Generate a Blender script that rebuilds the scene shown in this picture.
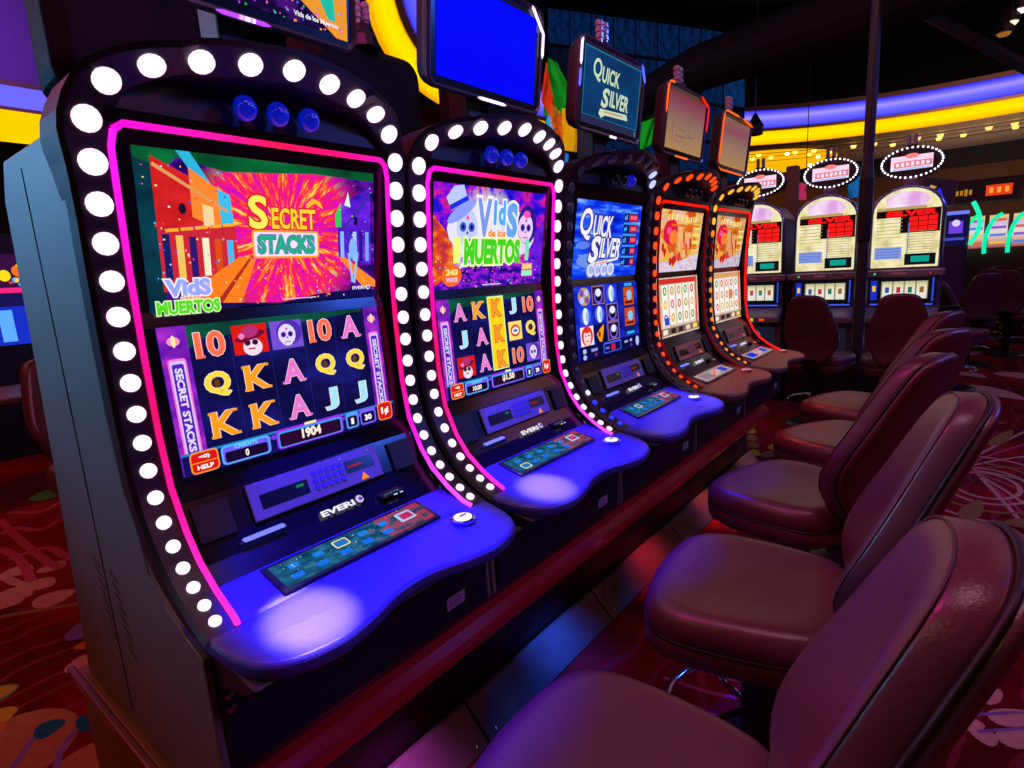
import bpy, math, random
from mathutils import Vector, Matrix
random.seed(7)
PI = math.pi
for o in list(bpy.data.objects): bpy.data.objects.remove(o, do_unlink=True)
scn = bpy.context.scene
COL = scn.collection

# ------------------------------------------------------------------ camera
CF, CYAW, CPIT, CROLL = 575.6176, 0.68268264, 0.18960625, -0.05668917
CPOS = Vector((1.16241527, -0.68954744, 1.41201369))
def cam_axes():
    F = Vector((-math.sin(CYAW)*math.cos(CPIT), math.cos(CYAW)*math.cos(CPIT), -math.sin(CPIT)))
    R = F.cross(Vector((0, 0, 1))).normalized(); U = R.cross(F)
    c, s = math.cos(CROLL), math.sin(CROLL)
    return c*R+s*U, -s*R+c*U, F
CR, CU, CFW = cam_axes()
cam = bpy.data.cameras.new('camera'); camo = bpy.data.objects.new('camera', cam); COL.objects.link(camo)
cam.sensor_width = 36; cam.lens = CF/1024*36; cam.clip_start = .02; cam.clip_end = 200
m = Matrix(((CR.x, CU.x, -CFW.x, CPOS.x), (CR.y, CU.y, -CFW.y, CPOS.y), (CR.z, CU.z, -CFW.z, CPOS.z), (0, 0, 0, 1)))
camo.matrix_world = m
scn.camera = camo

def at(px, py, X=None, Y=None, Z=None):          # survey helper: the point of a known plane seen at a photo pixel
    d = CR*((px-512)/CF) + CU*(-(py-384)/CF) + CFW
    if X is not None: t = (X-CPOS.x)/d.x
    elif Y is not None: t = (Y-CPOS.y)/d.y
    else: t = (Z-CPOS.z)/d.z
    return CPOS + d*t

# ------------------------------------------------------------------ world, exposure, room lights and added fills
w = bpy.data.worlds.new('World'); scn.world = w; w.use_nodes = True
w.node_tree.nodes['Background'].inputs[0].default_value = (.35, .18, .55, 1)
w.node_tree.nodes['Background'].inputs[1].default_value = .006
vs = scn.view_settings
vs.view_transform = 'Standard'; vs.look = 'None'; vs.gamma = 1; vs.exposure = 0; vs.use_curve_mapping = False

def area(name, loc, tgt, size, color, power, sy=None):
    l = bpy.data.lights.new(name, 'AREA'); l.energy = power; l.color = color; l.size = size
    if sy: l.shape = 'RECTANGLE'; l.size_y = sy
    o = bpy.data.objects.new(name, l); COL.objects.link(o); o.location = loc
    o.rotation_euler = (Vector(tgt)-Vector(loc)).to_track_quat('-Z', 'Y').to_euler()
    return o
area('ceiling_light_aisle', (1.3, .4, 5.4), (.9, 1.0, 0), .7, (1, .50, .70), 25)
area('ceiling_light_row', (.2, .6, 6.2), (.6, .9, 0), .8, (.95, .5, .85), 5)
area('ceiling_light_blue', (5.2, 4.6, 4.0), (1.1, 1.6, 1.0), 1.0, (.05, .15, 1), 95)
area('ceiling_light_left', (-4.2, -2.4, 4.6), (-3.0, .2, 0), 1.6, (1, .11, .06), 55)
area('fill_teal', (-3.4, -3.6, 2.7), (-.42, -.37, 1.72), .4, (.12, .50, 1), 4.2).data.spread = math.radians(26)  # added unseen fill, tints the top of the cabinet side teal
area('fill_warm', (-.6, -3.4, 4.6), (-.3, -.3, .5), .9, (1, .50, .16), 12)  # added unseen fill, warms the lower cabinet side
area('ceiling_light_far', (3.2, 7.0, 5.0), (2.0, 6.5, 0), 2.0, (1, .35, .3), 15)
area('fill_rail', (4.4, 1.0, 4.0), (.1, .9, .4), .8, (1, .20, .18), 20)  # added unseen fill, reaches the red rail below the deck overhang
area('fill_soffit', (1.2, 16.6, 2.2), (1.6, 17.6, 4.3), 2.5, (1, .72, .55), 70)  # added unseen fill, brightens the soffit underside
area('fill_magenta', (-.3, -.2, 3.4), (1.0, .5, .8), .5, (1, .04, .42), 23)  # added unseen fill, stands in for screen light on the chairs

# ------------------------------------------------------------------ materials
def s2l(c): return c/12.92 if c <= .04045 else ((c+.055)/1.055)**2.4
def hexc(h):
    h = h.lstrip('#'); return tuple(s2l(int(h[i:i+2], 16)/255) for i in (0, 2, 4))
_m = {}
def P(name, col, rough=.4, metal=0., spec=.5, bump=0., bscale=80., coat=0., mottle=0.):
    if name in _m: return _m[name]
    mt = bpy.data.materials.new(name); mt.use_nodes = True; nt = mt.node_tree; b = nt.nodes['Principled BSDF']
    b.inputs['Base Color'].default_value = (*col, 1); b.inputs['Roughness'].default_value = rough
    b.inputs['Metallic'].default_value = metal; b.inputs['Specular IOR Level'].default_value = spec
    b.inputs['Coat Weight'].default_value = coat; b.inputs['Coat Roughness'].default_value = .12
    if bump or mottle:
        tc = nt.nodes.new('ShaderNodeTexCoord'); n = nt.nodes.new('ShaderNodeTexNoise'); n.inputs['Scale'].default_value = bscale
        n.inputs['Detail'].default_value = 4
        nt.links.new(tc.outputs['Object'], n.inputs['Vector'])
        if bump:
            bp = nt.nodes.new('ShaderNodeBump'); bp.inputs['Strength'].default_value = bump; bp.inputs['Distance'].default_value = .002
            nt.links.new(n.outputs['Fac'], bp.inputs['Height']); nt.links.new(bp.outputs['Normal'], b.inputs['Normal'])
        if mottle:
            n2 = nt.nodes.new('ShaderNodeTexNoise'); n2.inputs['Scale'].default_value = bscale/9
            nt.links.new(tc.outputs['Object'], n2.inputs['Vector'])
            mx = nt.nodes.new('ShaderNodeMix'); mx.data_type = 'RGBA'
            mx.inputs['A'].default_value = (*[c*(1-mottle) for c in col], 1); mx.inputs['B'].default_value = (*[min(1, c*(1+mottle)) for c in col], 1)
            nt.links.new(n2.outputs['Fac'], mx.inputs['Factor']); nt.links.new(mx.outputs['Result'], b.inputs['Base Color'])
    _m[name] = mt; return mt
def E(h, s=1.0):
    k = ('e', h, s)
    if k in _m: return _m[k]
    mt = bpy.data.materials.new('glow_'+h.strip('#')); mt.use_nodes = True; nt = mt.node_tree
    for n in list(nt.nodes): nt.nodes.remove(n)
    o = nt.nodes.new('ShaderNodeOutputMaterial'); e = nt.nodes.new('ShaderNodeEmission')
    e.inputs[0].default_value = (*hexc(h), 1); e.inputs[1].default_value = s
    nt.links.new(e.outputs[0], o.inputs[0])
    _m[k] = mt; return mt

def nodes_em(name):
    mt = bpy.data.materials.new(name); mt.use_nodes = True; nt = mt.node_tree
    for n in list(nt.nodes): nt.nodes.remove(n)
    o = nt.nodes.new('ShaderNodeOutputMaterial'); e = nt.nodes.new('ShaderNodeEmission'); nt.links.new(e.outputs[0], o.inputs[0])
    return mt, nt, e
def ramp(nt, stops, src=None, interp='LINEAR'):
    r = nt.nodes.new('ShaderNodeValToRGB'); cr = r.color_ramp; cr.interpolation = interp
    while len(cr.elements) > 1: cr.elements.remove(cr.elements[-1])
    cr.elements[0].position = stops[0][0]; cr.elements[0].color = (*hexc(stops[0][1]), 1)
    for p_, h in stops[1:]:
        el = cr.elements.new(p_); el.color = (*hexc(h), 1)
    if src is not None: nt.links.new(src, r.inputs[0])
    return r
def mth(nt, op, a, b=None, clamp=False):
    n = nt.nodes.new('ShaderNodeMath'); n.operation = op; n.use_clamp = clamp
    for i, v in enumerate((a, b)):
        if v is None: continue
        if isinstance(v, (int, float)): n.inputs[i].default_value = v
        else: nt.links.new(v, n.inputs[i])
    return n.outputs[0]
def mixc(nt, f, a, b):
    mx = nt.nodes.new('ShaderNodeMix'); mx.data_type = 'RGBA'
    for k, v in (('Factor', f), ('A', a), ('B', b)):
        if isinstance(v, str): mx.inputs[k].default_value = (*hexc(v), 1)
        elif isinstance(v, (int, float)): mx.inputs[k].default_value = v
        else: nt.links.new(v, mx.inputs[k])
    return mx.outputs['Result']

def burst(name, cx, cy, stops, back, rad=.55, freq=5.0, strength=1.0, aspect=1.78, seed=0.):
    """screen picture: rays of colour bursting from a point, fading to a darker backdrop"""
    if name in _m: return _m[name]
    mt, nt, e = nodes_em(name)
    uv = nt.nodes.new('ShaderNodeUVMap'); sp = nt.nodes.new('ShaderNodeSeparateXYZ'); nt.links.new(uv.outputs[0], sp.inputs[0])
    x = mth(nt, 'MULTIPLY', mth(nt, 'SUBTRACT', sp.outputs[0], cx), aspect); y = mth(nt, 'SUBTRACT', sp.outputs[1], cy)
    ang = mth(nt, 'ARCTAN2', y, x); r = mth(nt, 'SQRT', mth(nt, 'ADD', mth(nt, 'MULTIPLY', x, x), mth(nt, 'MULTIPLY', y, y)))
    cmb = nt.nodes.new('ShaderNodeCombineXYZ')
    nt.links.new(mth(nt, 'MULTIPLY', mth(nt, 'COSINE', ang), freq), cmb.inputs[0]); nt.links.new(mth(nt, 'MULTIPLY', mth(nt, 'SINE', ang), freq), cmb.inputs[1])
    nt.links.new(mth(nt, 'ADD', mth(nt, 'MULTIPLY', r, 3.0), seed), cmb.inputs[2])
    no = nt.nodes.new('ShaderNodeTexNoise'); no.inputs['Scale'].default_value = 1.6; no.inputs['Detail'].default_value = 5; no.inputs['Roughness'].default_value = .7
    nt.links.new(cmb.outputs[0], no.inputs['Vector'])
    rays = ramp(nt, stops, no.outputs['Fac'])
    no2 = nt.nodes.new('ShaderNodeTexNoise'); no2.inputs['Scale'].default_value = 7; no2.inputs['Detail'].default_value = 6
    nt.links.new(uv.outputs[0], no2.inputs['Vector'])
    bk = ramp(nt, back, no2.outputs['Fac'])
    f = mth(nt, 'ADD', mth(nt, 'MULTIPLY', mth(nt, 'SUBTRACT', r, rad), 5.0), mth(nt, 'MULTIPLY', mth(nt, 'SUBTRACT', no.outputs['Fac'], .5), 2.4), True)
    nt.links.new(mixc(nt, f, rays.outputs[0], bk.outputs[0]), e.inputs[0]); e.inputs[1].default_value = strength
    _m[name] = mt; return mt
def cloud(name, stops, scale=4., detail=5., strength=1., sx=1., sy=1., kind='noise'):
    if name in _m: return _m[name]
    mt, nt, e = nodes_em(name)
    uv = nt.nodes.new('ShaderNodeUVMap'); mp = nt.nodes.new('ShaderNodeMapping'); mp.inputs['Scale'].default_value = (sx, sy, 1)
    nt.links.new(uv.outputs[0], mp.inputs[0])
    if kind == 'noise':
        no = nt.nodes.new('ShaderNodeTexNoise'); no.inputs['Scale'].default_value = scale; no.inputs['Detail'].default_value = detail
        out = no.outputs['Fac']
    else:
        no = nt.nodes.new('ShaderNodeTexVoronoi'); no.inputs['Scale'].default_value = scale; out = no.outputs['Color']
    nt.links.new(mp.outputs[0], no.inputs['Vector'])
    nt.links.new(ramp(nt, stops, out).outputs[0], e.inputs[0]); e.inputs[1].default_value = strength
    _m[name] = mt; return mt

BLK = P('black_gloss_plastic', (.006, .006, .009), .22, coat=.3)
BLKM = P('black_satin_plastic', (.010, .009, .012), .45)
DECKM = P('deck_plastic_blue_light', (.055, .048, .36), .34, 0., bump=.15, bscale=400)  # dark deck; blue of the hood light is put into the base colour
DECKR = P('deck_plastic_red_light', (.11, .055, .055), .38)  # neutral dark deck with the red light tinted into its colour
RINGM = P('dark_hood_plastic', (.020, .012, .022), .42)
GREYP = P('grey_violet_metal', (.30, .26, .17), .42, .1)
SIDEM = P("grey_brushed_cabinet", (.24, .215, .205), .5, .35, bump=.1, bscale=60, mottle=.12)
BASEM = P('brown_laminate', (.20, .12, .07), .45, mottle=.3, bscale=60)
RAILM = P('red_lacquer', (.55, .015, .03), .22, coat=.5)
KICKM = P('scuffed_steel', (.12, .11, .12), .45, .3, bump=.5, bscale=120, mottle=.35)
CHROME = P('chrome', (.75, .75, .8), .15, 1.)
LEATH = P('maroon_leather', (.125, .034, .048), .33, spec=.7, bump=.35, bscale=220, mottle=.15)
LEATHB = P('brown_leather', (.11, .040, .036), .46, spec=.4, bump=.35, bscale=220, mottle=.15)
PIPE = P('dark_piping', (.02, .008, .01), .5)
LENS = P('blue_lens', (.02, .03, .75), .12, coat=1.)
LENS.node_tree.nodes['Principled BSDF'].inputs['Emission Color'].default_value = (.0, .02, 1, 1); LENS.node_tree.nodes['Principled BSDF'].inputs['Emission Strength'].default_value = .3

# ------------------------------------------------------------------ mesh helpers
class MB:
    def __init__(s): s.v = []; s.f = []; s.mi = []; s.uv = {}
    def add(s, vs, fs, mi=0):
        o = len(s.v); s.v += [tuple(v) for v in vs]; s.f += [tuple(i+o for i in f) for f in fs]; s.mi += [mi]*len(fs); return s
    def box(s, a, b, mi=0):
        x0, y0, z0 = a; x1, y1, z1 = b
        return s.add([(x0, y0, z0), (x1, y0, z0), (x1, y1, z0), (x0, y1, z0), (x0, y0, z1), (x1, y0, z1), (x1, y1, z1), (x0, y1, z1)],
                     [(0, 3, 2, 1), (4, 5, 6, 7), (0, 1, 5, 4), (1, 2, 6, 5), (2, 3, 7, 6), (3, 0, 4, 7)], mi)
    def loft(s, rings, closed=True, caps=True, mi=0):
        n = len(rings[0]); vs = [p for r in rings for p in r]; fs = []
        for i in range(len(rings)-1):
            for j in range(n if closed else n-1):
                k = (j+1) % n; fs.append((i*n+j, i*n+k, (i+1)*n+k, (i+1)*n+j))
        if caps: fs.append(tuple(range(n))[::-1]); fs.append(tuple((len(rings)-1)*n+j for j in range(n)))
        return s.add(vs, fs, mi)
    def prism(s, poly, y0, y1, mi=0):              # poly in XZ, extruded along Y
        return s.loft([[(x, y0, z) for x, z in poly], [(x, y1, z) for x, z in poly]], mi=mi)
    def slab(s, poly, z0, z1, mi=0):               # poly in XY, extruded along Z
        return s.loft([[(x, y, z0) for x, y in poly], [(x, y, z1) for x, y in poly]], mi=mi)
    def plate(s, poly, x0, x1, mi=0):              # poly in YZ, extruded along X
        return s.loft([[(x0, y, z) for y, z in poly], [(x1, y, z) for y, z in poly]], mi=mi)
    def tube(s, pts, r, n=8, closed=False, mi=0):
        pts = [Vector(p) for p in pts]; rings = []; up = None; N = len(pts)
        for i, p in enumerate(pts):
            if closed: t = pts[(i+1) % N]-pts[i-1]
            else: t = pts[min(i+1, N-1)]-pts[max(i-1, 0)]
            t.normalize()
            if up is None: up = t.orthogonal().normalized()
            up = (up-t*up.dot(t)).normalized(); b = t.cross(up); rr = r[i] if isinstance(r, (list, tuple)) else r
            rings.append([p+(up*math.cos(2*PI*j/n)+b*math.sin(2*PI*j/n))*rr for j in range(n)])
        if closed: rings.append(rings[0])
        return s.loft(rings, caps=not closed, mi=mi)
    def lathe(s, prof, n=16, M=None, mi=0):        # prof (r,z); optional matrix
        rings = []
        for r, z in prof:
            ring = [Vector((r*math.cos(2*PI*j/n), r*math.sin(2*PI*j/n), z)) for j in range(n)]
            rings.append([M @ q for q in ring] if M else ring)
        return s.loft(rings, mi=mi)
    def build(s, name, mats, parent=None, smooth=False, bevel=0., seg=2, sub=0):
        me = bpy.data.meshes.new(name); me.from_pydata(s.v, [], s.f); me.update()
        if not isinstance(mats, (list, tuple)): mats = [mats]
        for mt in mats: me.materials.append(mt)
        for p_, i in zip(me.polygons, s.mi): p_.material_index = i; p_.use_smooth = smooth
        if s.uv:
            l = me.uv_layers.new(name='UVMap')
            for lp in me.loops: l.data[lp.index].uv = s.uv.get(lp.vertex_index, (0, 0))
        o = bpy.data.objects.new(name, me); COL.objects.link(o)
        if parent: o.parent = parent
        if bevel:
            b = o.modifiers.new('bevel', 'BEVEL'); b.width = bevel; b.segments = seg; b.limit_method = 'ANGLE'; b.angle_limit = math.radians(35)
            if smooth: b.harden_normals = False
        if sub: q = o.modifiers.new('sub', 'SUBSURF'); q.levels = sub; q.render_levels = sub
        return o
def thing(name, label, cat, loc=(0, 0, 0), rz=0, group=None):
    o = bpy.data.objects.new(name, None); COL.objects.link(o); o.location = loc; o.rotation_euler = (0, 0, rz)
    return tag(o, label, cat, group)
def tag(o, label, cat, group=None):
    o['label'] = label; o['category'] = cat
    if group: o['group'] = group
    return o
def struct(o): o['kind'] = 'structure'; return o

_txt = {}
def text_mesh(s, bold):
    k = (s, bold)
    if k in _txt: return _txt[k]
    cu = bpy.data.curves.new('t', 'FONT'); cu.body = s; cu.size = 1; cu.offset = bold; cu.resolution_u = 3
    ob = bpy.data.objects.new('t', cu); COL.objects.link(ob); bpy.context.view_layer.update()
    me = bpy.data.meshes.new_from_object(ob.evaluated_get(bpy.context.evaluated_depsgraph_get()))
    V = [(v.co.x, v.co.y) for v in me.vertices]; F = [tuple(p_.vertices) for p_ in me.polygons]
    bpy.data.objects.remove(ob); bpy.data.curves.remove(cu); bpy.data.meshes.remove(me)
    xs = [v[0] for v in V]; ys = [v[1] for v in V]
    _txt[k] = (V, F, (min(xs)+max(xs))/2, (min(ys)+max(ys))/2, max(xs)-min(xs), max(ys)-min(ys)); return _txt[k]

def panel_mat():
    if 'panel' in _m: return _m['panel']
    mt, nt, e = nodes_em('panel_picture'); uv = nt.nodes.new('ShaderNodeUVMap'); sp = nt.nodes.new('ShaderNodeSeparateXYZ'); nt.links.new(uv.outputs[0], sp.inputs[0])
    mp = nt.nodes.new('ShaderNodeMapping'); mp.inputs['Scale'].default_value = (3, 1, 1); nt.links.new(uv.outputs[0], mp.inputs[0])
    no = nt.nodes.new('ShaderNodeTexNoise'); no.inputs['Scale'].default_value = 4; no.inputs['Detail'].default_value = 5; nt.links.new(mp.outputs[0], no.inputs['Vector'])
    a = ramp(nt, [(.3, '#0a3450'), (.5, '#1a5e88'), (.65, '#3a7898')], no.outputs['Fac']); b = ramp(nt, [(.35, '#403050'), (.5, '#785070'), (.57, '#d01848'), (.62, '#8a5078'), (.75, '#505880')], no.outputs['Fac'])
    f = mth(nt, 'MULTIPLY', mth(nt, 'ADD', mth(nt, 'SUBTRACT', sp.outputs[0], .62), mth(nt, 'MULTIPLY', mth(nt, 'SUBTRACT', no.outputs['Fac'], .5), .8)), 6, True)
    nt.links.new(mixc(nt, f, a.outputs[0], b.outputs[0]), e.inputs[0]); e.inputs[1].default_value = .9; _m['panel'] = mt; return mt

class Art:
    """flat picture on a panel: everything lands in ONE mesh. x to the right, y up, origin at the panel centre."""
    def __init__(s, O, R, U, W, H):
        s.O = Vector(O); s.R = Vector(R).normalized(); s.U = Vector(U).normalized(); s.N = s.R.cross(s.U); s.W = W; s.H = H
        s.b = MB(); s.mats = []; s.lay = 0
    def mi(s, mt):
        if isinstance(mt, str): mt = E(mt)
        if mt not in s.mats: s.mats.append(mt)
        return s.mats.index(mt)
    def put(s, pts, faces, mt, step=True):
        if step: s.lay += 1
        o = len(s.b.v)
        s.b.add([s.O+s.R*x+s.U*y+s.N*(s.lay*.00012) for x, y in pts], faces, s.mi(mt))
        for i, (x, y) in enumerate(pts): s.b.uv[o+i] = (x/s.W+.5, y/s.H+.5)
    def poly(s, pts, mt, step=True): s.put(pts, [tuple(range(len(pts)))], mt, step)
    def rect(s, cx, cy, w_, h_, mt, rot=0, step=True):
        c, n = math.cos(rot), math.sin(rot)
        s.poly([(cx+a*w_/2*c-b*h_/2*n, cy+a*w_/2*n+b*h_/2*c) for a, b in ((-1, -1), (1, -1), (1, 1), (-1, 1))], mt, step)
    def rrect(s, cx, cy, w_, h_, r, mt):
        pts = []
        for a, b, t0 in ((1, -1, -PI/2), (1, 1, 0), (-1, 1, PI/2), (-1, -1, PI)):
            for k in range(4): t = t0+k*PI/6; pts.append((cx+a*(w_/2-r)+r*math.cos(t), cy+b*(h_/2-r)+r*math.sin(t)))
        s.poly(pts, mt)
    def ell(s, cx, cy, rx, ry, mt, n=18, rot=0, step=True):
        c, k = math.cos(rot), math.sin(rot)
        s.poly([(cx+rx*math.cos(t)*c-ry*math.sin(t)*k, cy+rx*math.cos(t)*k+ry*math.sin(t)*c) for t in [2*PI*i/n for i in range(n)]], mt, step)
    def base(s, mt): s.rect(0, 0, s.W, s.H, mt)
    def text(s, t, cx, cy, w_, h_, mt, bold=.025, out=None, grow=.05, rot=0, shear=0, arch=0):
        for mat, bo in (((out, bold+grow),) if out else ())+((mt, bold),):
            V, F, mx, my, tw, th = text_mesh(t, bo); V0, F0, mx, my, tw, th = text_mesh(t, bold)
            sx, sy = w_/tw, h_/th; c, k = math.cos(rot), math.sin(rot); pts = []
            for x, y in V:
                x = (x-mx)*sx; y = (y-my)*sy; x += y*shear; y += arch*(1-(2*x/w_)**2)
                pts.append((cx+x*c-y*k, cy+x*k+y*c))
            s.put(pts, F, mat)
    def dots(s, n, x0, x1, y0, y1, cols, r=.0015, rnd=random):
        s.lay += 1
        for i in range(n): s.ell(rnd.uniform(x0, x1), rnd.uniform(y0, y1), r*rnd.uniform(.6, 1.4), r*rnd.uniform(.6, 1.4), rnd.choice(cols), 6, step=False)
    def build(s, name, parent): return s.b.build(name, s.mats, parent)

# ------------------------------------------------------------------ pictures on the screens
def skull(A, cx, cy, r, face='#e8dcff', eye='#5a2ab0'):
    A.ell(cx, cy, r, r*1.12, face); A.ell(cx, cy-r*.75, r*.6, r*.45, face)
    for s in (-1, 1):
        A.ell(cx+s*r*.4, cy+r*.02, r*.3, r*.3, eye, step=s < 0); A.ell(cx+s*r*.4, cy+r*.02, r*.13, r*.15, '#101030')
    A.poly([(cx-r*.12, cy-r*.4), (cx+r*.12, cy-r*.4), (cx, cy-r*.18)], '#403060')
    A.rect(cx, cy-r*.78, r*.7, r*.09, '#c03070'); A.ell(cx, cy+r*.6, r*.14, r*.14, '#ff50b0')
def hat_lady(A, cx, cy, w_, h_):
    A.rect(cx, cy, w_, h_, '#e01c14'); A.ell(cx+.003, cy-.014*h_/.05, w_*.28, h_*.3, '#f8e0f0'); A.ell(cx-w_*.1, cy-h_*.12, w_*.09, h_*.1, '#3a1040'); A.ell(cx+w_*.12, cy-h_*.12, w_*.09, h_*.1, '#3a1040', step=False)
    A.rect(cx, cy-h_*.33, w_*.2, h_*.05, '#b01040'); A.ell(cx, cy+h_*.1, w_*.46, h_*.14, '#7a1038', rot=.2); A.ell(cx, cy+h_*.25, w_*.26, h_*.2, '#b83078', rot=.2); A.ell(cx-w_*.25, cy+h_*.12, w_*.09, h_*.1, '#ff80c0')
SYM = {'10': ('#ff7050', '#a01828'), 'K': ('#ffa020', '#9a4a20'), 'A': ('#f078d8', '#7a2090'), 'Q': ('#ffe040', '#a07010'), 'J': ('#a8e8ff', '#205090')}
def symbol(A, s, cx, cy, h_):
    c, d = SYM[s]
    w_ = {'10': 1.15, 'K': 1.05, 'A': .95, 'Q': 1.0, 'J': .7}[s]*h_
    A.text(s, cx+.0015, cy-.0015, w_, h_, d, .05)
    A.text(s, cx, cy, w_, h_, c, .035, out='#ffe8e0', grow=.018)
    if s in ('K',):
        for dx, dy in ((-.5, .5), (-.5, -.5), (.42, .5), (.45, -.5)): A.rect(cx+dx*w_*.86, cy+dy*h_*.93, w_*.3, h_*.1, c)
    if s == 'A':
        for dx in (-.45, .45): A.rect(cx+dx*w_, cy-h_*.46, w_*.3, h_*.09, c)
    if s == 'J': A.rect(cx+w_*.2, cy+h_*.46, w_*.6, h_*.1, c)
    if s == '10':
        A.rect(cx-w_*.36, cy-h_*.46, w_*.3, h_*.09, c)
    if s == 'Q': A.ell(cx-w_*.03, cy+h_*.03, h_*.12, h_*.16, '#6a3a10')
def logo_muertos(A, cx, cy, sc):
    A.text('VidS', cx+.002*sc, cy+.030*sc, .118*sc, .046*sc, '#9aaaff', .05, out='#f4f0ff', grow=.07)
    A.text('de los', cx+.004*sc, cy+.004*sc, .05*sc, .012*sc, '#ff9a30', .03, out='#ffffff', grow=.05)
    A.text('MUERTOS', cx, cy-.022*sc, .165*sc, .036*sc, '#58e018', .05, out='#e8ffd0', grow=.07)
def side_banner(A, cx, W=.036, H=.26, top=.0):
    A.rect(cx, 0, W*1.25, .294, cloud('banner_violet', [(.3, '#3a0a90'), (.5, '#8020c0'), (.62, '#c030d0'), (.75, '#3a1aa0')], 5))
    A.ell(cx, .118, .012, .009, '#ff9ac0'); A.ell(cx, .118, .004, .012, '#fff0b0')
    A.rrect(cx, -.018, W*.82, .205, .006, '#ff7ad8'); A.rrect(cx, -.018, W*.68, .196, .005, '#d8c8ff'); A.rrect(cx, -.018, W*.52, .184, .004, '#5a1cc0')
    A.text('SECRET STACKS', cx, -.018, .168, W*.34, '#e8e0ff', .04, rot=-PI/2)
def info_bar(A, credits, win, left, right, red_right):
    A.rect(0, -.124, .526, .046, '#141060'); A.rect(0, -.1035, .526, .005, '#2080d0')
    for i in range(26): A.ell(-.16+.0125*i, -.1135, .007, .006, '#7040e0' if i % 2 else '#5a30c8', 8, step=i == 0)
    A.rrect(-.222, -.124, .056, .044, .009, '#ff9a20'); A.rrect(-.222, -.124, .050, .038, .007, '#e01818'); A.rect(-.222, -.124, .050, .002, '#ff9a20')
    A.text('HELP', -.222, -.134, .032, .009, '#ffffff', .04); A.text('<0)', -.222, -.114, .022, .009, '#ffffff', .04)
    A.rrect(-.136, -.124, .106, .040, .009, '#50b8ff'); A.rrect(-.136, -.1245, .099, .033, .007, '#7060ff'); A.rrect(-.136, -.129, .092, .022, .005, '#1a0830')
    A.text('CREDITS', -.136, -.111, .05, .008, '#60e0ff', .04); A.text(credits, -.136, -.129, .008*len(credits), .015, '#fff0e0', .05)
    A.rrect(.018, -.122, .172, .044, .008, '#9a30ff'); A.rrect(.018, -.1235, .164, .036, .007, '#3aa0ff'); A.rrect(.018, -.125, .158, .030, .005, '#2a0830')
    A.text(win, .018, -.122, .0125*len(win), .023, '#fff4e0', .05); A.rect(.018, -.101, .03, .006, '#fff0a0')
    A.rrect(.131, -.122, .036, .040, .007, '#58a0ff'); A.rrect(.131, -.125, .028, .026, .005, '#180a40'); A.text(left, .131, -.125, .008*len(left), .015, '#ffffff', .05)
    A.rrect(.178, -.122, .048, .040, .007, '#7a60ff'); A.rrect(.178, -.125, .040, .026, .005, '#180a40'); A.text(right, .178, -.125, .0105*len(right), .015, '#ffffff', .05)
    A.rrect(.232, -.121, .046, .046, .010, '#ff9a20'); A.rrect(.232, -.121, .041, .041, .009, '#e01818'); A.text(red_right, .232, -.121, .024, .022, '#ffffff', .05)

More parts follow.
